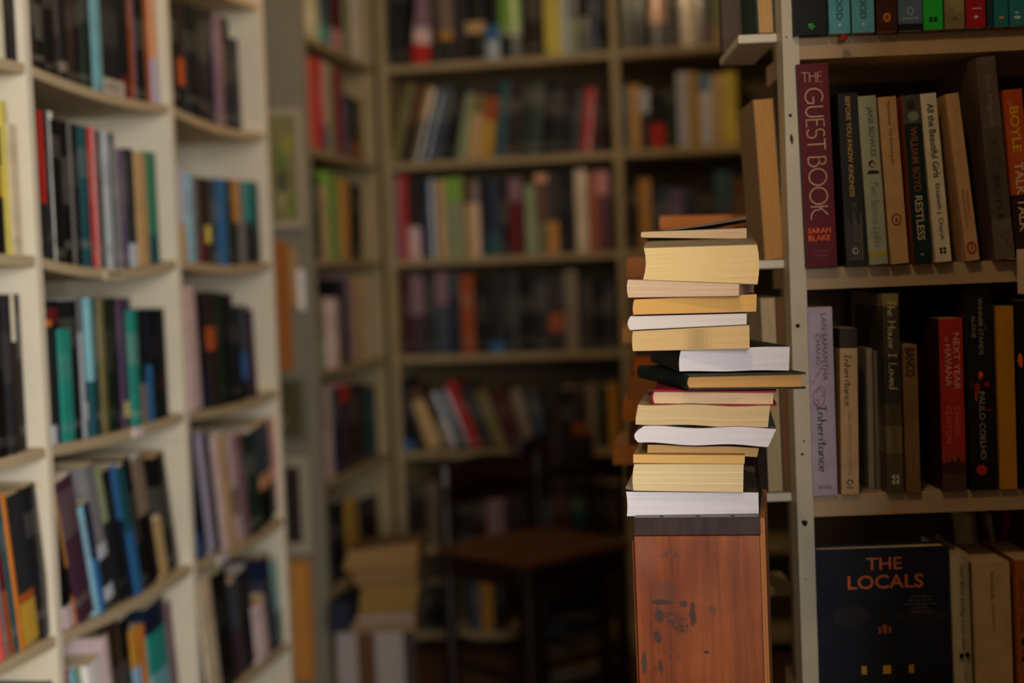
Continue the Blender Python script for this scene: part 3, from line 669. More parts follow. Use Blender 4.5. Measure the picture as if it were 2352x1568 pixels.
sq = strokes_mesh('x', {'x': (1, [[(.1, .1), (.9, 0), (.3, .45), (.1, .7)] + arc(.5, .75, .3, .25, 180, -60, 10)])}, .13); put(s.r, sq, -.005, .005, s.h * .035, s.h * .09, (36, 28, 24), vertical=False, name='emblem')
s = rbook(3, 1995, 2009, 800, 0.5, [((150, 138, 118), 1)], 'thin drab grey book in the gap left of the olive spine', ib=.03)
s = rbook(3, 2011, 2026, 805, 0.5, [((120, 108, 92), 1)], 'thin drab brown book, deep in the gap beside the olive spine', ib=.03)
s = rbook(3, 2038, 2076, 674, 0.0, [((150, 136, 90), .06), ((78, 74, 54), .3), ((58, 58, 46), .55), ((96, 84, 60), .66), ((132, 116, 84), .8), ((98, 86, 66), 1)], 'tall olive book with white handwritten title and a torn-looking photo spine', True, ib=-.006, mat=M_WORN)
s.text('The House I Loved', .28, .80, .03, .48, (214, 206, 176), style=HAND, wd=.08); s.text('TATIANA DE ROSNAY', .36, .64, .56, .87, (98, 62, 44), weight=.004)
for q in range(2): s.shape([[(0, .5), (.3, 1), (.5, .8), (.3, .5), (.5, .2), (.3, 0)], [(.5, .5), (.8, 1), (1, .8), (.8, .5), (1, .2), (.8, 0)]], .26, .78, .905 + .026 * q, .93 + .026 * q, (222, 208, 178))
s = rbook(3, 2081, 2115, 792, 0.0, [((150, 112, 72), .03), ((146, 108, 68), 1)], 'short brown paperback with black block capitals at its top', mat=M_WORN, ib=-.006)
s.text('BANCO', .18, .84, .022, .215, (44, 36, 28), weight=.03); s.shape([SQ], .46, .56, .78, .85, (116, 86, 54), 'faded_print')
s = rbook(3, 2165, 2220, 731, 0.0, [((178, 44, 32), .78), ((160, 62, 44), .86), ((70, 36, 32), .90), ((84, 58, 48), 1)], 'red paperback with cream capitals and a dark skyline at its foot', ib=-.006, side=(60, 20, 18))
HC = (222, 172, 134)
s.text('NEXT YEAR', .60, .86, .085, .41, HC, weight=.004); s.text('in', .26, .40, .105, .135, HC, shear=.3); s.text('HAVANA', .24, .50, .15, .39, HC, weight=.004)
s.text('CHANEL', .58, .80, .51, .69, (206, 116, 88)); s.text('CLEETON', .22, .44, .505, .72, (206, 116, 88))
s.shape([[(0, 0), (1, 0), (1, .3), (.92, .55), (.8, .4), (.74, .9), (.66, 1), (.6, .5), (.5, .6), (.42, .95), (.36, .5), (.2, .6), (.12, .4), (0, .5)]], 0, 1, .80, .865, (56, 30, 30), 'skyline')
s = rbook(3, 2231, 2293, 664, -.4, [((26, 24, 24), 1)], 'thick tall black book with a red splash across its spine', True, ib=-.006, mat=M_GLOSS, side=(40, 26, 24))
GC = (176, 160, 140)
s.text('WINNER STANDS', .47, .63, .045, .325, GC, weight=-.006); s.text('ALONE', .22, .36, .13, .24, GC, weight=-.006); s.text('THE', .70, .78, .165, .205, (120, 100, 90))
s.text('PAULO COELHO', .40, .62, .51, .845, GC, weight=-.004)
for q, (a, b2, c, e, colr) in enumerate([(.36, .62, .40, .46, (196, 60, 34)), (.46, .56, .415, .435, (250, 170, 120)), (.22, .5, .45, .52, (150, 40, 26)), (.55, .84, .45, .50, (140, 34, 24)), (.06, .2, .45, .5, (110, 30, 24)), (.24, .34, .50, .565, (200, 90, 40)), (.6, .95, .59, .61, (110, 26, 22))]):
    s.shape([blob(9, 20 + q, .6)], a, b2, c, e, colr, 'splash', y=-.0003 - .00005 * q)
s.ring(.42, .90, .0062, .0062, .95, (178, 46, 34))
s = rbook(3, 2297, 2337, 703, 0.0, [((196, 136, 36), 1)], 'plain mustard-yellow book without lettering beside the tall black book', ib=-.006)
s = rbook(3, 2343, 2390, 690, 0.0, [((24, 24, 24), 1)], 'black book with one orange mark, cut by the picture edge', ib=-.006)
s.shape([blob(9, 4)], .0, .3, .27, .36, (255, 110, 30))
# bottom row
s = rbook(4, 2196, 2238, 1273, -.5, [((196, 184, 150), 1)], 'cream rounded-spine hardback with a tiny sunglasses emblem', True, rs=.12, ib=-.004)
s.text('the first thing you see', .34, .64, .06, .58, (92, 98, 82), shear=.3, y=-.006)
s.shape([blob(9, 3, .15)], .22, .48, .598, .636, (38, 18, 20), y=-.006); s.shape([blob(9, 3, .15)], .56, .84, .594, .632, (38, 18, 20), y=-.006); s.shape([SQ], .44, .6, .608, .614, (60, 24, 24), y=-.0062)
s.text('Grégoire Delacourt', .44, .64, .68, .96, (150, 110, 84), y=-.006)
s = rbook(4, 2245, 2331, 1291, -.4, [((206, 176, 128), 1)], 'very thick plain cream paperback with one small line of type', ib=-.004)
s.text('Don DeLillo', .46, .58, .06, .245, (84, 74, 50)); s.text('Underworld', .48, .60, .275, .445, (140, 112, 74))
s = rbook(4, 2342, 2400, 1285, -.3, [((178, 98, 40), 1)], 'burnt-orange book with dark capitals beside the thick cream paperback', ib=-.004)
s.text('SINGLES TABLE', .14, .40, .12, .47, (108, 48, 44), weight=.008)
s.shape([blob(7, 1), [(.2, .1), (.5, .3), (.9, .9), (.3, .6)]], .1, .4, .50, .56, (46, 70, 40), 'leaf_mark'); s.shape([blob(8, 2)], .14, .5, .56, .62, (140, 40, 36), 'leaf_mark'); s.shape([[(0, .2), (.6, 0), (1, .6), (.4, 1)]], .12, .34, .62, .66, (40, 40, 36), 'leaf_mark')
# face-out book
ua, ub = right.u_of(1889, 0, 4, 0.0), right.u_of(2190, 0, 4, 0.0)
zt = right.z_of(1258, 0.5 * (ua + ub), 0.0); zb = right.levels[4] + .0004
LW, LH = ub - ua, zt - zb
lr = empty('book', right.M @ Matrix.Translation(((ua + ub) / 2, 0.0, zb)))
tag(lr, 'dark navy book displayed face-out, orange title over a dim house', 'book', GR)
MB().box(-LW / 2 + .001, LW / 2 - .003, .0027, .0287, .003, LH - .003).build('page_block', M_PAGES_V, lr, cols=lin((226, 212, 180)))
nb = 5
NV = (30, 34, 48)
m3 = MB().box(-LW / 2, LW / 2, 0, .0025, 0, LH, .0006).box(-LW / 2, LW / 2, .0289, .0314, 0, LH, .0006).box(-LW / 2 - .0022, -LW / 2 + .0002, 0, .0314, 0, LH, .0006)
m3.build('cover', M_MATT, lr, cols=lin(NV))
S4 = Spine(lr, LW, LH)
OR = (208, 112, 62)
# (fractions measured on the cover: 0 left, 1 right; 0 top, 1 foot)
S4.text('THE', .37, .64, .055, .127, OR, vertical=False, weight=.012); S4.text('LOCALS', .225, .80, .157, .238, OR, vertical=False, weight=.014)
for q, wq in enumerate((.17, .19, .25, .12, .17)):
    for j in range(4):
        a0 = .775 - wq / 2 + wq * (j + .06) / 4
        S4.shape([SQ], a0, a0 + wq * .21, .287 + .022 * q, .295 + .022 * q, (92, 86, 74), 'faded_print')
S4.shape([[(.0, .0), (1, 0), (1, .38), (.9, .42), (.82, .36), (.72, .30), (.6, .44), (.58, .6), (.54, .64), (.56, .92), (.5, 1), (.44, .92), (.44, .64), (.42, .6), (.38, .44), (.24, .30), (.1, .32), (0, .28)]], .02, .98, .27, .99, (20, 24, 26), 'house_silhouette', y=-.0002)
S4.shape([blob(12, 5)], .08, .40, .33, .47, (44, 40, 46), 'pale_cloud', y=-.00015); S4.shape([blob(12, 6)], .56, .98, .34, .47, (44, 40, 46), 'pale_cloud', y=-.00015)
for q, (a, b2) in enumerate(((.45, .468), (.482, .512), (.526, .544))): S4.shape([[(0, 0), (1, 0), (1, .9), (.5, 1), (0, .9)]], a, b2, .448 + (.012 if q != 1 else 0), .50, (176, 86, 44), 'lit_window')
for (a, b2) in ((.31, .35), (.475, .535), (.67, .71)): S4.shape([SQ], a, b2, .69, .74, (206, 158, 40), 'lit_window')
# books tucked behind the front rows
def lying_back(k, x0, x1, y0, y1, ib, color, label, depth=.10):
    ua, ub = right.u_of(x0, 0, k, ib), right.u_of(x1, 0, k, ib)
    zt = right.z_of(y0, (ua + ub) / 2, ib); zb2 = right.z_of(y1, (ua + ub) / 2, ib)
    return ua, ub, zb2, zt
for (x0, x1, yt, ln, colr, lab, k) in ((2000, 2030, 668, 0, (150, 124, 92), 'beige book standing deep behind the olive one', 3), (2036, 2112, 660, 0, (120, 96, 70), 'wide brown book deep behind the short brown paperback', 3), (2180, 2228, 655, 0, (128, 108, 84), 'pale brown book deep behind the red paperback', 3),
                                   (2256, 2272, 1180, 9, (170, 30, 32), 'thin red book leaning deep behind the cream hardback', 4), (2276, 2290, 1180, -6, (190, 172, 128), 'thin cream book leaning deep behind the thick paperback', 4), (2330, 2340, 1180, -8, (206, 200, 180), 'thin white book leaning in the dark behind the thick paperback', 4)):
    rbook(k, x0, x1, yt, ln, [(colr, 1)], lab, ib=.155, d=.085)

# ------------------------------------------------------------------ the wooden cabinet and the stack on it
CABYAW = 10.9
m_w, nt, bs = _new('worn_mahogany_face'); L = nt.links.new
tc = N(nt, 'ShaderNodeTexCoord')
mp = N(nt, 'ShaderNodeMapping'); mp.inputs['Scale'].default_value = (60, 60, 3.0); L(tc.outputs['Object'], mp.inputs[0])
n1 = N(nt, 'ShaderNodeTexNoise', i_Scale=1.0, i_Detail=8.0, i_Roughness=0.65, i_Distortion=0.4); L(mp.outputs[0], n1.inputs['Vector'])
r1 = N(nt, 'ShaderNodeValToRGB'); L(n1.outputs['Fac'], r1.inputs[0])
r1.color_ramp.elements[0].position = 0.30; r1.color_ramp.elements[0].color = (*lin((108, 50, 22)), 1)
r1.color_ramp.elements[1].position = 0.72; r1.color_ramp.elements[1].color = (*lin((178, 96, 44)), 1)
n2 = N(nt, 'ShaderNodeTexNoise', i_Scale=9.0, i_Detail=3.0); L(tc.outputs['Object'], n2.inputs['Vector'])
mxa = N(nt, 'ShaderNodeMix', data_type='RGBA', blend_type='MULTIPLY'); mxa.inputs[7].default_value = (0.62, 0.46, 0.36, 1)
mra = N(nt, 'ShaderNodeMapRange', i_1=0.42, i_2=0.68, i_3=0.0, i_4=0.9); L(n2.outputs['Fac'], mra.inputs[0]); L(mra.outputs[0], mxa.inputs[0]); L(r1.outputs[0], mxa.inputs[6])
def blot(cx, cz, rx, rz, inner, thr, sc, dark, prev, stretch=(1, 1, 1), soft=0.0):
    """scraped patch of its own shape: an ellipse (or ring) broken up by noise"""
    mp2 = N(nt, 'ShaderNodeMapping'); L(tc.outputs['Object'], mp2.inputs[0])
    mp2.inputs['Location'].default_value = (-cx / rx, 0, -cz / rz); mp2.inputs['Scale'].default_value = (1 / rx, 0, 1 / rz)
    ln = N(nt, 'ShaderNodeVectorMath', operation='LENGTH'); L(mp2.outputs[0], ln.inputs[0])
    if inner > 0:
        sb = N(nt, 'ShaderNodeMath', operation='SUBTRACT'); L(ln.outputs['Value'], sb.inputs[0]); sb.inputs[1].default_value = inner
        ab = N(nt, 'ShaderNodeMath', operation='ABSOLUTE'); L(sb.outputs[0], ab.inputs[0]); src = ab.outputs[0]; w0, w1 = 0.0, 0.42
    else: src = ln.outputs['Value']; w0, w1 = 0.2, 1.0
    mr = N(nt, 'ShaderNodeMapRange', i_1=w0, i_2=w1, i_3=1.0, i_4=0.0); L(src, mr.inputs[0])
    mp3 = N(nt, 'ShaderNodeMapping'); mp3.inputs['Scale'].default_value = stretch; L(tc.outputs['Object'], mp3.inputs[0])
    nz = N(nt, 'ShaderNodeTexNoise', i_Scale=sc * 1.5, i_Detail=8.0, i_Roughness=0.75, i_Distortion=0.8); L(mp3.outputs[0], nz.inputs['Vector'])
    mu = N(nt, 'ShaderNodeMath', operation='MULTIPLY'); L(mr.outputs[0], mu.inputs[0]); L(nz.outputs['Fac'], mu.inputs[1])
    st = N(nt, 'ShaderNodeMapRange', i_1=thr - soft - 0.01, i_2=thr + 0.06 + soft, i_3=0.0, i_4=0.9 if soft < .05 else .6); L(mu.outputs[0], st.inputs[0])
    mx = N(nt, 'ShaderNodeMix', data_type='RGBA'); L(st.outputs[0], mx.inputs[0]); L(prev, mx.inputs[6]); mx.inputs[7].default_value = (*lin(dark), 1)
    return mx.outputs[2]
o_ = mxa.outputs[2]
DK = (62, 46, 40)
o_ = blot(-.036, -.058, .034, .024, 0, .34, 40, (92, 58, 46), o_, (1, 1, .5), .14)
o_ = blot(-.055, -.02, .03, .06, 0, .38, 30, (150, 92, 70), o_, (1, 1, .3), .12)
o_ = blot(-.0085, -.083, .0085, .028, 0, .33, 150, DK, o_)
o_ = blot(-.040, -.070, .024, .0060, 0, .30, 110, DK, o_)
o_ = blot(-.018, -.071, .010, .008, 0, .33, 140, DK, o_)
o_ = blot(-.043, -.084, .014, .022, 0, .38, 190, DK, o_)
o_ = blot(-.020, -.098, .026, .018, 0, .45, 230, DK, o_, (1, 1, .6))
o_ = blot(-.028, -.088, .036, .032, 0, .47, 170, DK, o_, (1, 1, .7))
o_ = blot(-.03, -.125, .04, .03, 0, .52, 210, DK, o_, (1, 1, .4))
o_ = blot(-.046, -.107, .009, .018, 0, .35, 130, DK, o_)
o_ = blot(-.0615, -.135, .006, .03, 0, .33, 140, (66, 54, 48), o_, (1, 1, .4))
o_ = blot(-.045, -.140, .018, .028, 0, .45, 160, DK, o_, (1, 1, .5))
o_ = blot(-.030, -.020, .034, .022, 0, .48, 190, (92, 56, 42), o_, (1, 1, .4))
o_ = blot(.0045, -.123, .0042, .0022, 0, .2, 30, (50, 26, 18), o_)
o_ = blot(.012, -.078, .016, .014, 0, .40, 70, (104, 64, 46), o_)
L(o_, bs.inputs['Base Color']); bs.inputs['Roughness'].default_value = 0.36
bpn = N(nt, 'ShaderNodeBump', i_Strength=0.12, i_Distance=0.001); L(n1.outputs['Fac'], bpn.inputs['Height']); L(bpn.outputs[0], bs.inputs['Normal'])
M_CABFACE = m_w
M_CAP = mat_plain('dark_stained_rail', (70, 50, 46), 0.35, 0.5, 60, 0.1, stretch=(1.5, 1.5, 0.25), rgb2=(44, 30, 28))

ctr = P(1602, 1188, 1.487)
ctz = ctr.z
CM = yawed((ctr.x, ctr.y, 0), CABYAW)
cab = empty('cabinet', CM); tag(cab, 'narrow scuffed mahogany cabinet with dark top rail, carrying the tall book stack', 'cabinet')
cw = 0.0668
MB().box(-cw, cw - .0035, 0, .20, 0.02, ctz - .0195, .0006).build('body', M_CABFACE, cab, Matrix.Translation((0, 0, 0)))
# the face's scratches are laid out from the top edge of the body
b_ = cab.children[0]
b_.data.transform(Matrix.Translation((0, 0, -(ctz - .0195)))); b_.location = (0, 0, ctz - .0195)
MB().box(-cw, cw - .002, -.0006, .20, ctz - .0190, ctz, .0010).build('top_rail', M_CAP, cab)
MB().box(cw - .0030, cw - .0005, .001, .20, 0.02, ctz - .001, .0004).box(cw - .0004, cw + .0022, .003, .20, 0.02, ctz - .0015, .0004).build('side_moulding', M_ORANGEWOOD, cab)
MB().box(-cw, cw, .004, .19, 0, .02).build('plinth', M_DARKWOOD, cab)
for x in (-.038, .0, .036):
    MB().lathe([(.0022, 0), (.0022, .0002)], 10, Matrix.Translation((x, .0085, ctz + .0001))).build('screw_hole', M_HOLE, cab)
for q in range(4):
    z1 = ctz - .026 - q * .20; z0 = z1 - .19
    dr = MB().box(-cw - .004, -cw - .0002, .012, .19, z0, z1, .001).build('drawer', M_CABFACE, cab)
    MB().lathe([(.003, 0), (.003, .004), (.0065, .007), (.0065, .011), (.003, .013)], 12,
               Matrix.Translation((-cw - .004, .15, z1 - .033 if q == 0 else (z0 + z1) / 2)) @ Matrix.Rotation(-math.pi / 2, 4, 'Y')).build('knob', M_BRASS, dr)

def stack_book(corners, depth, yaw, dep, label, paper, cover, group, hard=False, wave=0.0, lines=(), bulge=0.0, side_round=0.0, flare=0.0, ov=0.0, spine_dark=None, ct=None, covmat=None, thin=0.0, fan=False, name='book', coverless=False, fore=0.0):
    """book lying with its tail edge to the viewer; corners TL, TR, BL, BR measured on that face"""
    TL, TR, BL, BR = corners
    xm = (TL[0] + TR[0] + BL[0] + BR[0]) / 4; ym = (BL[1] + BR[1]) / 2
    o = P(xm, ym, depth)
    a = math.radians(yaw); u = Vector((math.cos(a), -math.sin(a), 0)); nrm = Vector((math.sin(a), math.cos(a), 0))
    def loc(p):
        d = C_F + C_R * ((p[0] - CX) / FPX) + C_U * ((CY - p[1]) / FPX)
        k = (o - CAM).dot(nrm) / d.dot(nrm); q = CAM + d * k - o
        return q.dot(u), q.z
    tl, tr, bl, br = map(loc, corners)
    z0 = min(bl[1], br[1])
    root = empty(name, frame((o.x, o.y, o.z + z0), u, nrm)); tag(root, label, 'book', group)
    c = ct if ct is not None else (0.0020 if hard else 0.0005)
    cx = c if not hard else c
    nx = 16
    zl = [0.0, 1.0]
    for g in lines: zl += [g - .012, g + .012]
    if not lines: zl += [.25, .5, .75]
    zl = sorted(set(zl)); nz = len(zl)
    def pos(s, r):
        xa = bl[0] + (tl[0] - bl[0]) * r; xb = br[0] + (tr[0] - br[0]) * r
        zb_ = bl[1] + (br[1] - bl[1]) * s; zt_ = tl[1] + (tr[1] - tl[1]) * s
        wv = wave * math.sin(s * math.pi * 3.2 + .6)
        x = xa + (xb - xa) * s - side_round * (1 - s) ** 6 * (4 * r * (1 - r)) + bulge * s ** 6 * 4 * r * (1 - r)
        if fan: x -= .004 * (1 - s) ** 3 * math.sin(r * math.pi)
        return x, zb_ + (zt_ - zb_) * r + wv - z0
    V, F, K = [], [], []
    for y in (0.0, dep):
        for r in zl:
            for i in range(nx + 1):
                x, z = pos(i / nx, r)
                z += flare * 0
                V.append((x, y, z))
    S = nz * (nx + 1)
    pc = lin(paper); lc = tuple(min(1, x * 1.22 + .05) for x in pc)
    for j in range(nz - 1):
        isl = any(abs((zl[j] + zl[j + 1]) / 2 - g) < .004 for g in lines)
        for i in range(nx):
            q = j * (nx + 1) + i
            F.append((q, q + 1, q + nx + 2, q + nx + 1)); K.append(lc if isl else pc)
            F.append((S + q + nx + 1, S + q + nx + 2, S + q + 1, S + q)); K.append(pc)
        q = j * (nx + 1)
        F.append((S + q, q, q + nx + 1, S + q + nx + 1)); K.append(pc)
        q = j * (nx + 1) + nx
        F.append((q, S + q, S + q + nx + 1, q + nx + 1)); K.append(pc)
    for i in range(nx):
        F.append((S + i, S + i + 1, i + 1, i)); K.append(pc)
        q = (nz - 1) * (nx + 1) + i
        F.append((q, q + 1, S + q + 1, S + q)); K.append(pc)
    mesh_obj('page_block', V, F, M_PAGES_H, root, cols=K)
    # the cover: lower board, spine, upper board in one sheet
    e = ov
    prof = [pos(i / nx, 0) for i in range(nx, -1, -1)] + [pos(0, r) for r in (.2, .4, .6, .8)] + [pos(i / nx, 1) for i in range(nx + 1)]
    nb_ = nx + 1
    if e:
        x, z = prof[0]; prof[0] = (x + e, z); x, z = prof[-1]; prof[-1] = (x + e, z)
    outn = []
    for i, p in enumerate(prof):
        a0 = prof[max(0, i - 1)]; b0 = prof[min(len(prof) - 1, i + 1)]
        tx, tz = b0[0] - a0[0], b0[1] - a0[1]; l_ = math.hypot(tx, tz) or 1
        nx_, nz_ = -tz / l_, tx / l_
        outn.append((p[0] + nx_ * c, p[1] + nz_ * c))
    V, F, K = [], [], []
    n = len(prof)
    cc = lin(cover); sc_ = lin(spine_dark) if spine_dark else cc
    for y in (-e if e else 0.0003, dep + e):
        fl = flare if y > .05 else 0.0
        for lst in (prof, outn):
            for i, (x, z) in enumerate(lst):
                V.append((x, y, z + (fl if i >= n - nb_ else 0.0)))
    for i in range(n - 1):
        col = sc_ if nb_ - 1 <= i < n - nb_ + 0 else cc
        F.append((i, i + 1, 2 * n + i + 1, 2 * n + i)); K.append(tuple(x * .9 for x in cc))
        F.append((3 * n + i, 3 * n + i + 1, n + i + 1, n + i)); K.append(col)
        F.append((n + i, n + i + 1, i + 1, i)); K.append(col)
        F.append((2 * n + i, 2 * n + i + 1, 3 * n + i + 1, 3 * n + i)); K.append(col)
    F.append((0, n, 3 * n, 2 * n)[::-1]); K.append(cc); F.append((n - 1, 2 * n - 1, 4 * n - 1, 3 * n - 1)); K.append(cc)
    cv = mesh_obj('cover', V, F, covmat or (M_CLOTH if hard else M_MATT), root, cols=K)
    return root, pos
GS = 'books stacked on the mahogany cabinet'
YW = 8.6
CRP, WHP, TNP, ORP, BGP, PKP = (240, 216, 164), (240, 234, 240), (222, 184, 126), (236, 184, 104), (226, 198, 148), (232, 198, 164)
r_, _p = stack_book(((1438, 1129), (1742, 1131), (1440, 1185), (1743, 1187)), 1.508, YW, .205, 'wide white-paged book at the bottom of the stack, on the cabinet top', WHP, (86, 76, 66), GS, side_round=-.001)
m4 = MB()   # curled corner of its cover
V = []
for k in range(7):
    q = k / 6
    x, z = _p(q * .12, 1); V += [(x - .0006 * (1 - q), .0, z + .0006 + .0030 * (1 - q) ** 2), (x, .16, z + .0006 + .004 * (1 - q) ** 2)]
mesh_obj('curled_cover_corner', V, [(2 * k, 2 * k + 2, 2 * k + 3, 2 * k + 1) for k in range(6)], M_MATT, r_, cols=lin((196, 188, 180)))
stack_book(((1457, 1066), (1708, 1065), (1455, 1126), (1707, 1130)), 1.500, YW, .19, 'thick cream-paged paperback with three pale lines, second from the stack bottom', CRP, (176, 150, 110), GS, lines=(.30, .50, .70), side_round=.0012)
stack_book(((1455, 1044), (1711, 1046), (1455, 1062.5), (1710, 1064.5)), 1.497, YW, .18, 'thin golden-paged paperback on the thick cream one', (238, 190, 116), (190, 140, 80), GS)
stack_book(((1488, 1022), (1743, 1028), (1487, 1041), (1739, 1048)), 1.510, YW - 1, .18, 'thin tan-paged paperback sagging right under the white wavy one', (214, 172, 112), (120, 88, 60), GS, wave=.0005)
stack_book(((1479, 980), (1783, 983), (1466, 1017), (1764, 1024)), 1.498, YW, .20, 'white wavy-paged softcover with slanting sides, middle of the lower stack', WHP, (120, 112, 108), GS, wave=.0011, fan=True, side_round=.003)
stack_book(((1466, 929), (1769, 933), (1460, 973), (1764, 982)), 1.500, YW, .20, 'beige-paged paperback with a single white line, below the red hardback', BGP, (160, 130, 96), GS, lines=(.34,), wave=-.0008, side_round=.0006)
stack_book(((1504, 899), (1776, 901), (1504, 926), (1776, 928)), 1.508, 8, .19, 'red cloth hardback with pale peach pages', (240, 206, 164), (176, 40, 58), GS, hard=True, ov=.0035, ct=.0019, side_round=.0018)
stack_book(((1581, 865), (1841, 859), (1581, 890), (1841, 888)), 1.500, -9, .20, 'dark green cloth hardback with tan pages, jutting toward the post', (222, 168, 100), (66, 66, 52), GS, hard=True, ov=.0035, ct=.0021, spine_dark=(18, 36, 32), side_round=.002)
stack_book(((1564, 804), (1814, 795), (1561, 853), (1812, 850)), 1.512, -3, .20, 'white-paged book with black cover, pushed out toward the post', WHP, (30, 32, 30), GS, side_round=.0012, wave=.0004, lines=())
r_, _p = stack_book(((1454, 761), (1721, 747), (1454, 805.5), (1722, 800)), 1.500, YW, .19, 'thick beige-paged paperback with a grey thumb smudge', (232, 196, 136), (150, 130, 100), GS, side_round=.0008)
for q in range(9):
    a, b2 = .40 + .035 * q, .40 + .035 * q + .03
    pts = [_p(a, .04), _p(b2 + .005, .04), _p(b2 + .005, .97), _p(a, .97)]
    kk = 1.0 - .30 * math.sin(math.pi * (q + .5) / 9) ** 2
    mesh_obj('thumb_smudge', [(x, -.0003, z) for x, z in pts], [(0, 1, 2, 3)], M_PAGES_H, part_of(r_, 'page_block'), cols=tuple(c * kk for c in lin((232, 196, 136))))
stack_book(((1448, 727), (1715, 720.5), (1447, 757), (1715, 744)), 1.503, YW, .19, 'white-paged slim paperback under the orange-paged one', (240, 230, 222), (196, 186, 176), GS, side_round=.0024)
stack_book(((1457, 688), (1738, 676), (1455, 722), (1737, 715)), 1.500, YW - 1, .18, 'orange-paged paperback between white and pink-paged books', ORP, (168, 92, 80), GS, side_round=.0010)
stack_book(((1442, 642), (1697, 652), (1443, 683), (1697, 679)), 1.495, 15, .17, 'pink-beige paged paperback with two pale lines under the fattest book', PKP, (128, 96, 84), GS, lines=(.30, .66), side_round=.0012)
stack_book(((1479, 570), (1739, 562), (1477, 642), (1740, 652)), 1.498, 7.6, .20, 'fattest cream-paged paperback with warped grey cover, near the stack top', (246, 214, 150), (140, 126, 98), GS, bulge=.002, side_round=-.0025, flare=.017, spine_dark=(78, 66, 56), ct=.0009)
r_, _p = stack_book(((1474, 533), (1715, 524), (1474, 545), (1715, 548)), 1.60, 9, .13, 'slim beige-paged paperback topmost on the stack, cover lifting open', (224, 192, 148), (112, 100, 84), GS, side_round=.001)
V = []
for k in range(9):
    q = k / 8
    x, z = _p(.22 + .78 * q, 1)
    for y in (.0, .12):
        V += [(x, y, z + .0006 + .0095 * q ** 1.4), (x, y, z + .0016 + .0095 * q ** 1.4 + (.003 * q))]
F = []
for k in range(8):
    a = 4 * k; b2 = a + 4
    F += [(a, b2, b2 + 1, a + 1), (a + 2, a + 3, b2 + 3, b2 + 2), (a + 1, b2 + 1, b2 + 3, a + 3), (a, a + 2, b2 + 2, b2)]
F += [(0, 1, 3, 2), (32, 34, 35, 33)]
mesh_obj('lifted_cover', V, F, M_MATT, r_, cols=lin((108, 92, 76)))

# second stack standing behind on a dark pedestal
GB = 'books stacked behind the front stack'
DB = 2.02
zt_ped = P(1580, 1068, DB).z
pd = P(1600, 1068, DB)
ped = empty('pedestal', yawed((pd.x, pd.y, 0), 8)); tag(ped, 'dark wooden pedestal hidden behind the mahogany cabinet', 'pedestal')
MB().box(-.092, .028, .01, .19, .03, zt_ped - .02, .001).build('body', M_DARKWOOD, ped)
MB().box(-.099, .035, .0, .20, zt_ped - .0198, zt_ped - .0008, .002).build('top', M_DARKWOOD, ped)
MB().box(-.099, .035, .0, .20, 0, .0298, .002).build('base', M_DARKWOOD, ped)
for i, (x0, x1, y0, y1, colr, lab) in enumerate((
    (1410, 1690, 1024, 1066, (196, 128, 66), 'rust-paged book at the bottom of the rear stack, jutting left'),
    (1448, 1690, 969, 1022, (92, 60, 44), 'dark brown-paged book, second up in the rear stack'),
    (1431, 1690, 918, 967, (196, 124, 62), 'rust-paged book jutting out behind the red hardback'),
    (1442, 1690, 863, 916, (170, 112, 62), 'brown-paged book of the rear stack beside the green hardback'),
    (1457, 1690, 820, 861, (206, 112, 52), 'orange-brown book of the rear stack behind the black cover'),
    (1464, 1690, 789, 818, (86, 70, 60), 'dark slim book of the rear stack under the beige one'),
    (1430, 1690, 751, 787, (226, 178, 124), 'pale beige-paged book jutting from the middle of the rear stack'),
    (1462, 1690, 697, 749, (70, 52, 42), 'dark umber book of the rear stack level with white slim paperback'),
    (1452, 1690, 641, 695, (120, 80, 50), 'brown book of the rear stack level with the orange pages'),
    (1441, 1690, 592, 639, (186, 122, 70), 'tan-paged book with rust cover high in the rear stack'),
    (1500, 1700, 529, 590, (110, 80, 56), 'thick brown book near the top of the rear stack'),
    (1517, 1712, 497, 527, (208, 128, 66), 'orange-brown book topping the rear stack'))):
    stack_book(((x0, y0), (x1, y0 - 6 + (i % 2) * 2), (x0, y1), (x1, y1 - 6 + ((i + 1) % 2) * 2)), DB, 8, .17, lab, colr, (150, 64, 30) if i in (9, 4) else tuple(int(q * .8) for q in colr), GB, ct=.001, side_round=.001)

# ------------------------------------------------------------------ books on the narrow side shelves (fore-edges toward the viewer)
GN = 'books on the side shelves behind the post'
def fore_book(i, x0, x1, yt, lean, color, paper, label, d=.13, v0=.046, hard=False):
    z = SIDE[i][0]
    ua = bisect(lambda q: project(right.at(q, v0, z))[0] - x0, -0.2, 0.1); ub = bisect(lambda q: project(right.at(q, v0, z))[0] - x1, -0.2, 0.1)
    zt = bisect(lambda q: project(right.at((ua + ub) / 2, v0, q))[1] - yt, 0, 2.6)
    a = math.radians(lean); t = (ub - ua) * math.cos(a) - .0004
    piv = ua if lean < 0 else ub; off = t / 2 if lean < 0 else -t / 2
    h = (zt - z) / math.cos(a) - abs(math.sin(a)) * t
    M = right.M @ Matrix.Translation((piv, v0 + d, z + .0004)) @ Matrix.Rotation(a, 4, 'Y') @ Matrix.Translation((off, 0, 0)) @ Matrix.Rotation(math.pi, 4, 'Z')
    return book(M, t, h, d, [(lin(color), 1)], label, GN, hard, M_MATT, paper=paper, titled=False)
fore_book(0, 1739, 1783, -170, -1.0, (36, 70, 66), (214, 172, 110), 'cream-paged book on the top side shelf left of the post', hard=True)
fore_book(1, 1757, 1803, 226, -2.4, (150, 120, 84), (200, 146, 84), 'tall tan-paged book standing beside the chipped post')
fore_book(2, 1766, 1799, 684, -.6, (190, 176, 150), (200, 178, 138), 'tall pale-paged book on the lower side shelf beside the post')
fore_book(2, 1800, 1821, 682, -.6, (92, 66, 42), (116, 84, 52), 'brown-edged book wedged between pale pages and the post')
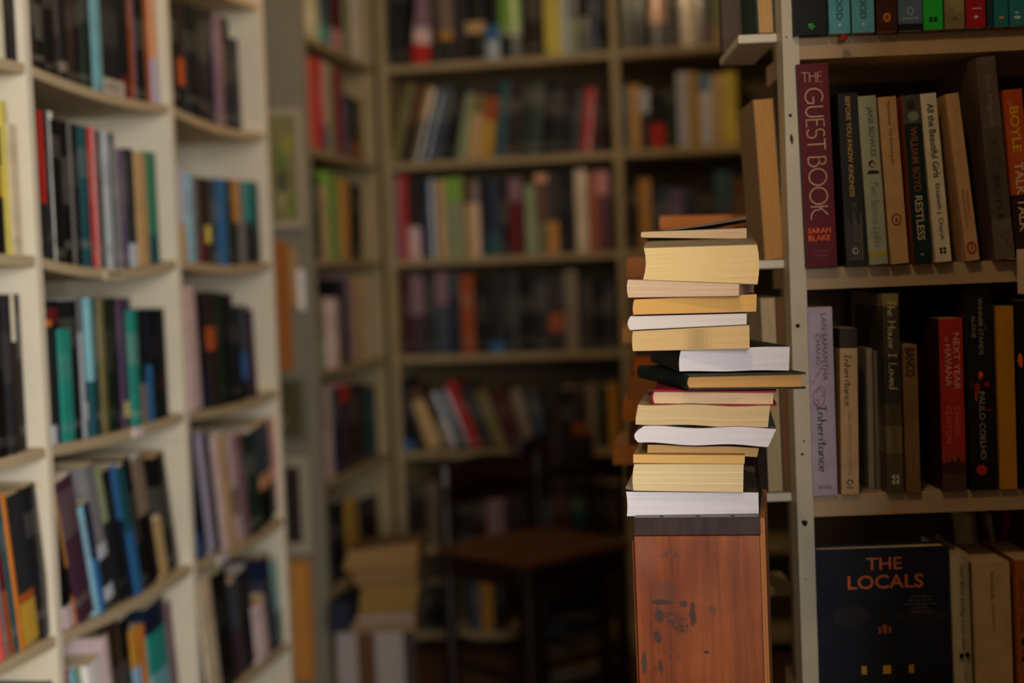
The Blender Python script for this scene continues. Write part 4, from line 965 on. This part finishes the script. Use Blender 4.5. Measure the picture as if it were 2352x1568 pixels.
fore_book(2, 1745, 1764, 800, -.6, (26, 24, 24), (50, 42, 36), 'black-edged book on the lower side shelf behind the white pages')
z = SIDE[0][0]
ua = bisect(lambda q: project(right.at(q, .165, z))[0] - 1662, -.3, .1); ub = bisect(lambda q: project(right.at(q, .165, z))[0] - 1722, -.3, .1)
Mx = Matrix(((0, 1, 0, 0), (-1, 0, 0, 0), (0, 0, 1, 0), (0, 0, 0, 1)))
book(right.M @ Matrix.Translation((ua, .180, z + .0004)) @ Mx, .026, .22, ub - ua, [(lin((92, 74, 64)), 1)], 'grey-brown book overhanging the end of the top side shelf', GN, True, M_MATT, paper=(176, 146, 90), titled=False)
# pale card hooked over the shelf edge at the picture edge
u0 = right.u_of(2330, 0, 2, -.03)
zc_ = right.levels[2]
cdm = MB()
cdm.box(u0 + .000, u0 + .055, -.040, -.0385, zc_ - .040, zc_ + .012).box(u0 + .000, u0 + .055, -.0384, .0, zc_ + .0006, zc_ + .0016)
tag(cdm.build('shelf_card', M_CARD, None, right.M), 'pale card hooked over the shelf edge below the orange book', 'card')

# ------------------------------------------------------------------ labels on the white bookcase's shelf edges
def edge_label(b, k, x0, x1, hgt, color, z_off=0.0):
    ua, ub = left.u_of(x0, b, k, 0), left.u_of(x1, b, k, 0)
    z = left.ztop(b, k, (ua + ub) / 2) + z_off
    o = MB().box(ua, ub, -.0022, .0018, z - hgt, z).build('shelf_label', M_INK, left.root, cols=lin(color))
    return o
edge_label(1, 3, 240, 284, .019, (196, 184, 150)); MB_ = left.u_of(246, 1, 3, 0), left.u_of(278, 1, 3, 0)
for q in range(4):
    x = MB_[0] + (MB_[1] - MB_[0]) * q / 4
    z = left.ztop(1, 3, x) - .012
    MB().box(x + .002, x + (MB_[1] - MB_[0]) / 4 - .003, -.0026, -.0023, z, z + .006).build('label_print', M_INK, left.root, cols=lin((60, 52, 44)))
edge_label(1, 4, 306, 326, .016, (226, 214, 212)); edge_label(2, 5, 500, 522, .016, (214, 204, 206))
# price card standing before the black books of the top middle row
ua, ub = left.u_of(240, 1, 2, .004), left.u_of(286, 1, 2, .004)
z = left.ztop(1, 2, (ua + ub) / 2) + .0006
pcard = empty('price_card', left.M @ Matrix.Translation((ua, .0035, z))); tag(pcard, 'small white barcode card before the black books, top middle row of white bookcase', 'card')
MB().box(0, ub - ua, 0, .0012, 0, .026).build('card', M_INK, pcard, cols=lin((206, 196, 176)))
for q in range(6): MB().box((ub - ua) * (.1 + .13 * q), (ub - ua) * (.1 + .13 * q + .05), -.0004, -.0001, .004, .021).build('barcode_bar', M_INK, part_of(pcard, 'card'), cols=lin((70, 62, 54)))

# ------------------------------------------------------------------ side panel of the corner bookcase, with framed pictures
wu, wv = Vector((math.sin(psi), math.cos(psi), 0)), Vector((-math.cos(psi), math.sin(psi), 0))
W0 = CO - wu * WL
MB().box(-.012, -.0005, -.004, .30, 0, 2.36).build('side_panel', M_GREYWALL, wing.root)
PM = frame((W0.x - wu.x * .0122, W0.y - wu.y * .0122, 0), tuple(-wv), tuple(wu))    # x: to the right across the panel, y: away from viewer
PN = Vector(wu)
def panel_xy(px, py):
    d = C_F + C_R * ((px - CX) / FPX) + C_U * ((CY - py) / FPX)
    o = Vector(PM.translation)
    k = (o - CAM).dot(PN) / d.dot(PN); q = CAM + d * k - o
    return q.dot(-wv), q.z
def picture(x0, x1, y0, y1, fr, mt, prints, label, fw, mw_, depth=.016):
    a0, zt = panel_xy((x0 + x1) / 2, y0); _, zb2 = panel_xy((x0 + x1) / 2, y1)
    xa, _ = panel_xy(x0, (y0 + y1) / 2); xb, _ = panel_xy(x1, (y0 + y1) / 2)
    root = empty('framed_picture', PM @ Matrix.Translation(((xa + xb) / 2, -.0005, zb2))); tag(root, label, 'picture', "pictures on the corner bookcase's side panel")
    w2, h = (xb - xa) / 2, zt - zb2
    m5 = MB().box(-w2, -w2 + fw, -depth, 0, 0, h, .001).box(w2 - fw, w2, -depth, 0, 0, h, .001).box(-w2 + fw, w2 - fw, -depth, 0, h - fw, h, .001).box(-w2 + fw, w2 - fw, -depth, 0, 0, fw, .001)
    m5.build('frame', M_INK, root, cols=lin(fr))
    MB().box(-w2 + fw, w2 - fw, -depth * .6, -.001, fw, h - fw).build('mat_board', M_INK, root, cols=lin(mt))
    q = fw + mw_
    MB().box(-w2 + q, w2 - q, -depth * .6 - .0006, -depth * .6 - .0001, q, h - q).build('print', M_INK, root, cols=lin(prints[0]))
    rnd = random.Random(int(x0 + y0))
    for c in prints[1:]:
        cx_, cz_ = rnd.uniform(-w2 + q + .01, w2 - q - .01), rnd.uniform(q + .03, h - q - .03)
        V = [(cx_ + (a - .5) * (w2 - q) * 1.0, -depth * .6 - .0009, cz_ + (b - .5) * (h - 2 * q) * .32) for a, b in blob(10, rnd.randint(0, 99), .5)]
        V = [(max(-w2 + q, min(w2 - q, a)), b, max(q, min(h - q, c2))) for a, b, c2 in V]
        mesh_obj('print_patch', V, [tuple(range(len(V)))], M_INK, part_of(root, 'print'), cols=lin(c))
picture(596, 699, 252, 524, (176, 162, 138), (170, 156, 130), [(128, 122, 78), (150, 144, 62), (120, 132, 60), (84, 86, 60), (160, 150, 100), (98, 120, 56)], 'framed yellow-green print with pale mount, uppermost on the side panel', .012, .006)
picture(600, 668, 556, 852, (172, 100, 34), (160, 92, 32), [(164, 96, 34)], 'orange-brown wooden board below the yellow-green print', .012, .002)
picture(669, 685, 572, 704, (186, 152, 102), (186, 152, 102), [(180, 148, 98)], 'narrow cream strip beside the orange-brown board', .003, .001, .010)
picture(686, 701, 618, 712, (226, 222, 224), (226, 222, 224), [(232, 228, 232)], 'small white piece painted as glare beside the cream strip', .002, .0005, .006)  # glare on the panel, put into the colour of a flat white piece
picture(620, 702, 868, 1012, (104, 104, 90), (92, 92, 76), [(74, 68, 36), (110, 112, 96)], 'small dull green framed picture in the middle of the side panel', .008, .006)
picture(628, 716, 1048, 1268, (176, 164, 140), (168, 156, 134), [(42, 30, 24), (58, 40, 30)], 'dark picture in a wide cream mount, low on the side panel', .008, .020)
picture(644, 720, 1284, 1560, (190, 126, 52), (190, 126, 52), [(198, 134, 60), (170, 108, 44)], 'tall orange wooden panel at the foot of the side panel', .012, .002)

# ------------------------------------------------------------------ carton and pile of books at the foot of the corner
DP = 3.62
cb = P(848, 1453, DP)
cart = empty('carton', yawed((cb.x, cb.y, 0), 4)); tag(cart, 'white carton with a brown tape stripe, under the pile of old books', 'carton')
ww = 78 / FPX * DP
MB().box(-ww, ww, 0, .20, 0, cb.z, .002).build('body', M_INK, cart, cols=lin((158, 148, 144)))
MB().box(-ww + .054, -ww + .10, -.0006, -.0001, 0.001, cb.z).build('tape', M_INK, cart, cols=lin((92, 58, 26)))
MB().box(-ww + .002, ww - .002, .098, .102, cb.z + .0001, cb.z + .0006).build('flap_seam', M_INK, cart, cols=lin((120, 108, 96)))
GP = 'old books piled on the white carton'
for cs, colr, cov, lab in ((((779, 1433), (955, 1428), (779, 1452), (955, 1450)), (140, 114, 80), (100, 80, 60), 'tan book lying directly on the white carton'),
    (((820, 1414), (952, 1410), (820, 1431), (952, 1427)), (160, 136, 126), (120, 98, 90), 'slim pinkish book, second up in the carton pile'),
    (((832, 1348), (966, 1338), (825, 1412), (952, 1408)), (144, 114, 62), (92, 76, 58), 'thickest tan-paged book in the carton pile'),
    (((812, 1313), (957, 1300), (817, 1346), (958, 1336)), (140, 110, 68), (100, 82, 58), 'tan-paged book, second from the top of carton pile'),
    (((800, 1265), (962, 1246), (790, 1311), (957, 1298)), (152, 118, 74), (108, 86, 60), 'topmost slanting tan book on the carton pile')):
    stack_book(cs, DP + .02, 4, .16, lab, colr, cov, GP, ct=.001, side_round=.002)
stack_book(((757, 1388), (806, 1382), (757, 1450), (805, 1448)), DP - .01 + .03, 4, .10, 'small dark navy box-like book on the carton beside the pile', (40, 44, 60), (26, 32, 52), GP, ct=.0015)
GF = 'books lying on the floor beyond the chair'
for cs, colr, cov, lab in ((((1232, 1546), (1388, 1528), (1232, 1590), (1388, 1574)), (112, 110, 104), (84, 84, 84), 'grey book lying lowest of those on the floor'),
    (((1242, 1508), (1372, 1490), (1240, 1544), (1374, 1527)), (124, 96, 60), (60, 44, 34), 'brown-paged book, second of those lying on the floor'),
    (((1252, 1468), (1404, 1442), (1252, 1506), (1404, 1482)), (140, 116, 100), (58, 44, 40), 'taupe-paged book, third of those lying on the floor'),
    (((1262, 1418), (1398, 1394), (1262, 1466), (1398, 1440)), (96, 98, 110), (40, 42, 56), 'blue-grey book topping those lying on the floor')):
    stack_book(cs, 3.95, 6, .16, lab, colr, cov, GF, ct=.002)

# ------------------------------------------------------------------ chairs
def chair(F_, size, ang, seat_z, label, back_side, crest_z, seatmat):
    a = math.radians(ang)
    M = Matrix.Translation((F_[0], F_[1], 0)) @ Matrix.Rotation(a, 4, 'Z')   # origin: front corner on the floor; x and y run along the seat edges
    r = empty('chair', M); tag(r, label, 'chair', 'dark wooden chairs')
    s_ = size
    m6 = MB().box(0, s_, 0, s_, seat_z - .024, seat_z, .006); m6.build('seat', seatmat, r)
    for (x, y) in ((.02, .02), (s_ - .02, .02), (.02, s_ - .02), (s_ - .02, s_ - .02)):
        isb = (back_side == 'y' and y > s_ / 2) or (back_side == 'x' and x > s_ / 2)
        MB().lathe([(.012, 0), (.016, .05), (.018, .25), (.014, seat_z - .08), (.019, seat_z - .025)], 10, Matrix.Translation((x, y, 0))).build('leg', M_DARKWOOD, r)
        if isb: MB().lathe([(.017, seat_z + .0005), (.014, seat_z + .1), (.016, crest_z - .05), (.012, crest_z)], 10, Matrix.Translation((x, y, 0))).build('back_post', M_DARKWOOD, r)
    for q in (.04,):
        MB().box(.03, s_ - .03, .012, .028, seat_z - .075, seat_z - .0245, .002).build('apron', M_DARKWOOD, r)
        MB().box(.012, .028, .03, s_ - .03, seat_z - .075, seat_z - .0245, .002).build('apron', M_DARKWOOD, r)
        MB().box(.03, s_ - .03, s_ - .028, s_ - .012, seat_z - .075, seat_z - .0245, .002).build('apron', M_DARKWOOD, r)
        MB().box(s_ - .028, s_ - .012, .03, s_ - .03, seat_z - .075, seat_z - .0245, .002).build('apron', M_DARKWOOD, r)
    for zz in (.16, .22):
        MB().box(.03, s_ - .03, .014, .026, zz, zz + .018, .002).build('stretcher', M_DARKWOOD, r); MB().box(.014, .026, .03, s_ - .03, zz + .03, zz + .048, .002).build('stretcher', M_DARKWOOD, r)
    # curved crest rail and slats between the back posts
    def rail(z0, z1, bow, nm):
        V, F = [], []
        n = 10
        for k in range(n + 1):
            q = k / n; t_ = .035 + (s_ - .07) * q; o = s_ - .02 + bow * math.sin(math.pi * q)
            for (oo, z) in ((-.009, z0), (.009, z0), (.009, z1 + .02 * math.sin(math.pi * q)), (-.009, z1 + .02 * math.sin(math.pi * q))):
                V.append((t_, o + oo, z) if back_side == 'y' else (o + oo, t_, z))
        for k in range(n):
            for j in range(4): F.append((4 * k + j, 4 * k + (j + 1) % 4, 4 * k + 4 + (j + 1) % 4, 4 * k + 4 + j))
        F += [(0, 1, 2, 3), (4 * n + 3, 4 * n + 2, 4 * n + 1, 4 * n)]
        mesh_obj(nm, V, F, M_DARKWOOD, r)
    rail(crest_z - .09, crest_z - .01, .03, 'crest_rail'); rail(seat_z + .09, seat_z + .13, .03, 'back_slat')
fc = P(1208, 1290, 3.32)
sz_ = fc.z
chair((fc.x, fc.y), .345, 40, sz_, 'dark mahogany chair, worn seat corner toward the viewer', 'y', sz_ + .20, M_SEATWOOD)
fc2 = P(1196, 1240, 3.82)
chair((fc2.x, fc2.y), .24, 4, .44, 'darker chair behind, only its low back showing over the first seat', 'y', P(1300, 1000, 4.04).z, M_DARKWOOD)

# small mug on the back-wall shelf
mu = P(1722, 340, 4.16)
zm = back.levels[2] + .0006
mug = empty('mug', Matrix.Translation((mu.x, mu.y + .02, zm))); tag(mug, 'small white mug on the back-wall shelf beside the pale yellow book', 'mug')
MB().lathe([(.018, 0), (.021, .002), (.022, .062), (.0195, .062), (.0185, .006)], 18).build('body', M_INK, mug, cols=lin((226, 216, 204)), smooth=True)
V, F = [], []
for k in range(9):
    a = math.radians(-90 + 180 * k / 8)
    for j in range(6):
        b2 = 2 * math.pi * j / 6; rr = .016 + .003 * math.cos(b2)
        V.append((.021 + rr * math.cos(a), .003 * math.sin(b2), .032 + rr * 1.1 * math.sin(a)))
for k in range(8):
    for j in range(6): F.append((6 * k + j, 6 * k + (j + 1) % 6, 6 * k + 6 + (j + 1) % 6, 6 * k + 6 + j))
mesh_obj('handle', V, F, M_INK, mug, cols=lin((226, 216, 204)))

# ------------------------------------------------------------------ the shop's warm pendant lamp, above the frame
mb_, ntb, bb_ = _new('lit_bulb'); bb_.inputs['Emission Color'].default_value = (1, .72, .42, 1); bb_.inputs['Emission Strength'].default_value = 6
def pendant(lx, ly, lz, watts, label):
    lamp = empty('pendant_lamp', Matrix.Translation((lx, ly, 0))); tag(lamp, label, 'lamp')
    MB().lathe([(.004, lz + .17), (.004, 2.598)], 8).build('cord', M_HOLE, lamp)
    MB().lathe([(.03, lz + .17), (.05, lz + .15), (.16, lz + .03), (.158, lz + .03), (.048, lz + .147), (.028, lz + .165)], 28).build('shade', M_CREAM, lamp)
    MB().lathe([(.008, lz + .13), (.022, lz + .10), (.028, lz + .075), (.02, lz + .05), (.004, lz + .043)], 16).build('bulb', mb_, lamp)
    pl = bpy.data.lights.new('pendant_light', 'POINT'); pl.energy = watts; pl.color = (1, .70, .40); pl.shadow_soft_size = .03
    plo = bpy.data.objects.new('pendant_light', pl); COL.objects.link(plo); plo.location = (lx, ly, lz + .02)
pendant(0.1, 3.1, 2.2, 8.8, 'warm pendant lamp hanging above the aisle, before the back wall')
pendant(0.05, 0.75, 2.1, 6.2, 'warm pendant lamp hanging near the camera, nearest the cream bookcase')

# ------------------------------------------------------------------ past 300 books: the ones that show smallest become one joined object
def shown(e):
    r, a, (x, y) = e
    if r.get('group') not in ('books on the white bookcase', 'books on the corner bookcase', 'books on the back-wall bookcase'): return 1e9
    if 960 < x < 1440 and y > 1040: a *= 0.2          # behind the chairs
    if x > 1440 and y > 480: a *= 0.3                 # behind the stacks
    return a
n_all = len([o for o in bpy.data.objects if o.parent is None and o.get('category') == 'book'])
rest = sorted(ALLB, key=shown)[:max(0, n_all - 296)]
SV, SF, SK, SM = [], [], [], []
mats = []
for r, _, _ in rest:
    for ch in r.children:
        me = ch.data; mt = me.materials[0]
        if mt not in mats: mats.append(mt)
        b0 = len(SV); MW = r.matrix_world
        SV += [tuple(MW @ v.co) for v in me.vertices]
        cl = me.color_attributes['col'].data
        for p in me.polygons:
            SF.append(tuple(b0 + i for i in p.vertices)); SK.append(tuple(cl[p.loop_start].color)[:3]); SM.append(mats.index(mt))
        bpy.data.objects.remove(ch)
    bpy.data.objects.remove(r)
so = mesh_obj('shelved_books', SV, SF, mats[0], None, None, SK)
for mt in mats[1:]: so.data.materials.append(mt)
so.data.polygons.foreach_set('material_index', SM)
tag(so, 'the many slimmer and half-hidden books filling the shelves', 'books'); so['kind'] = 'stuff'
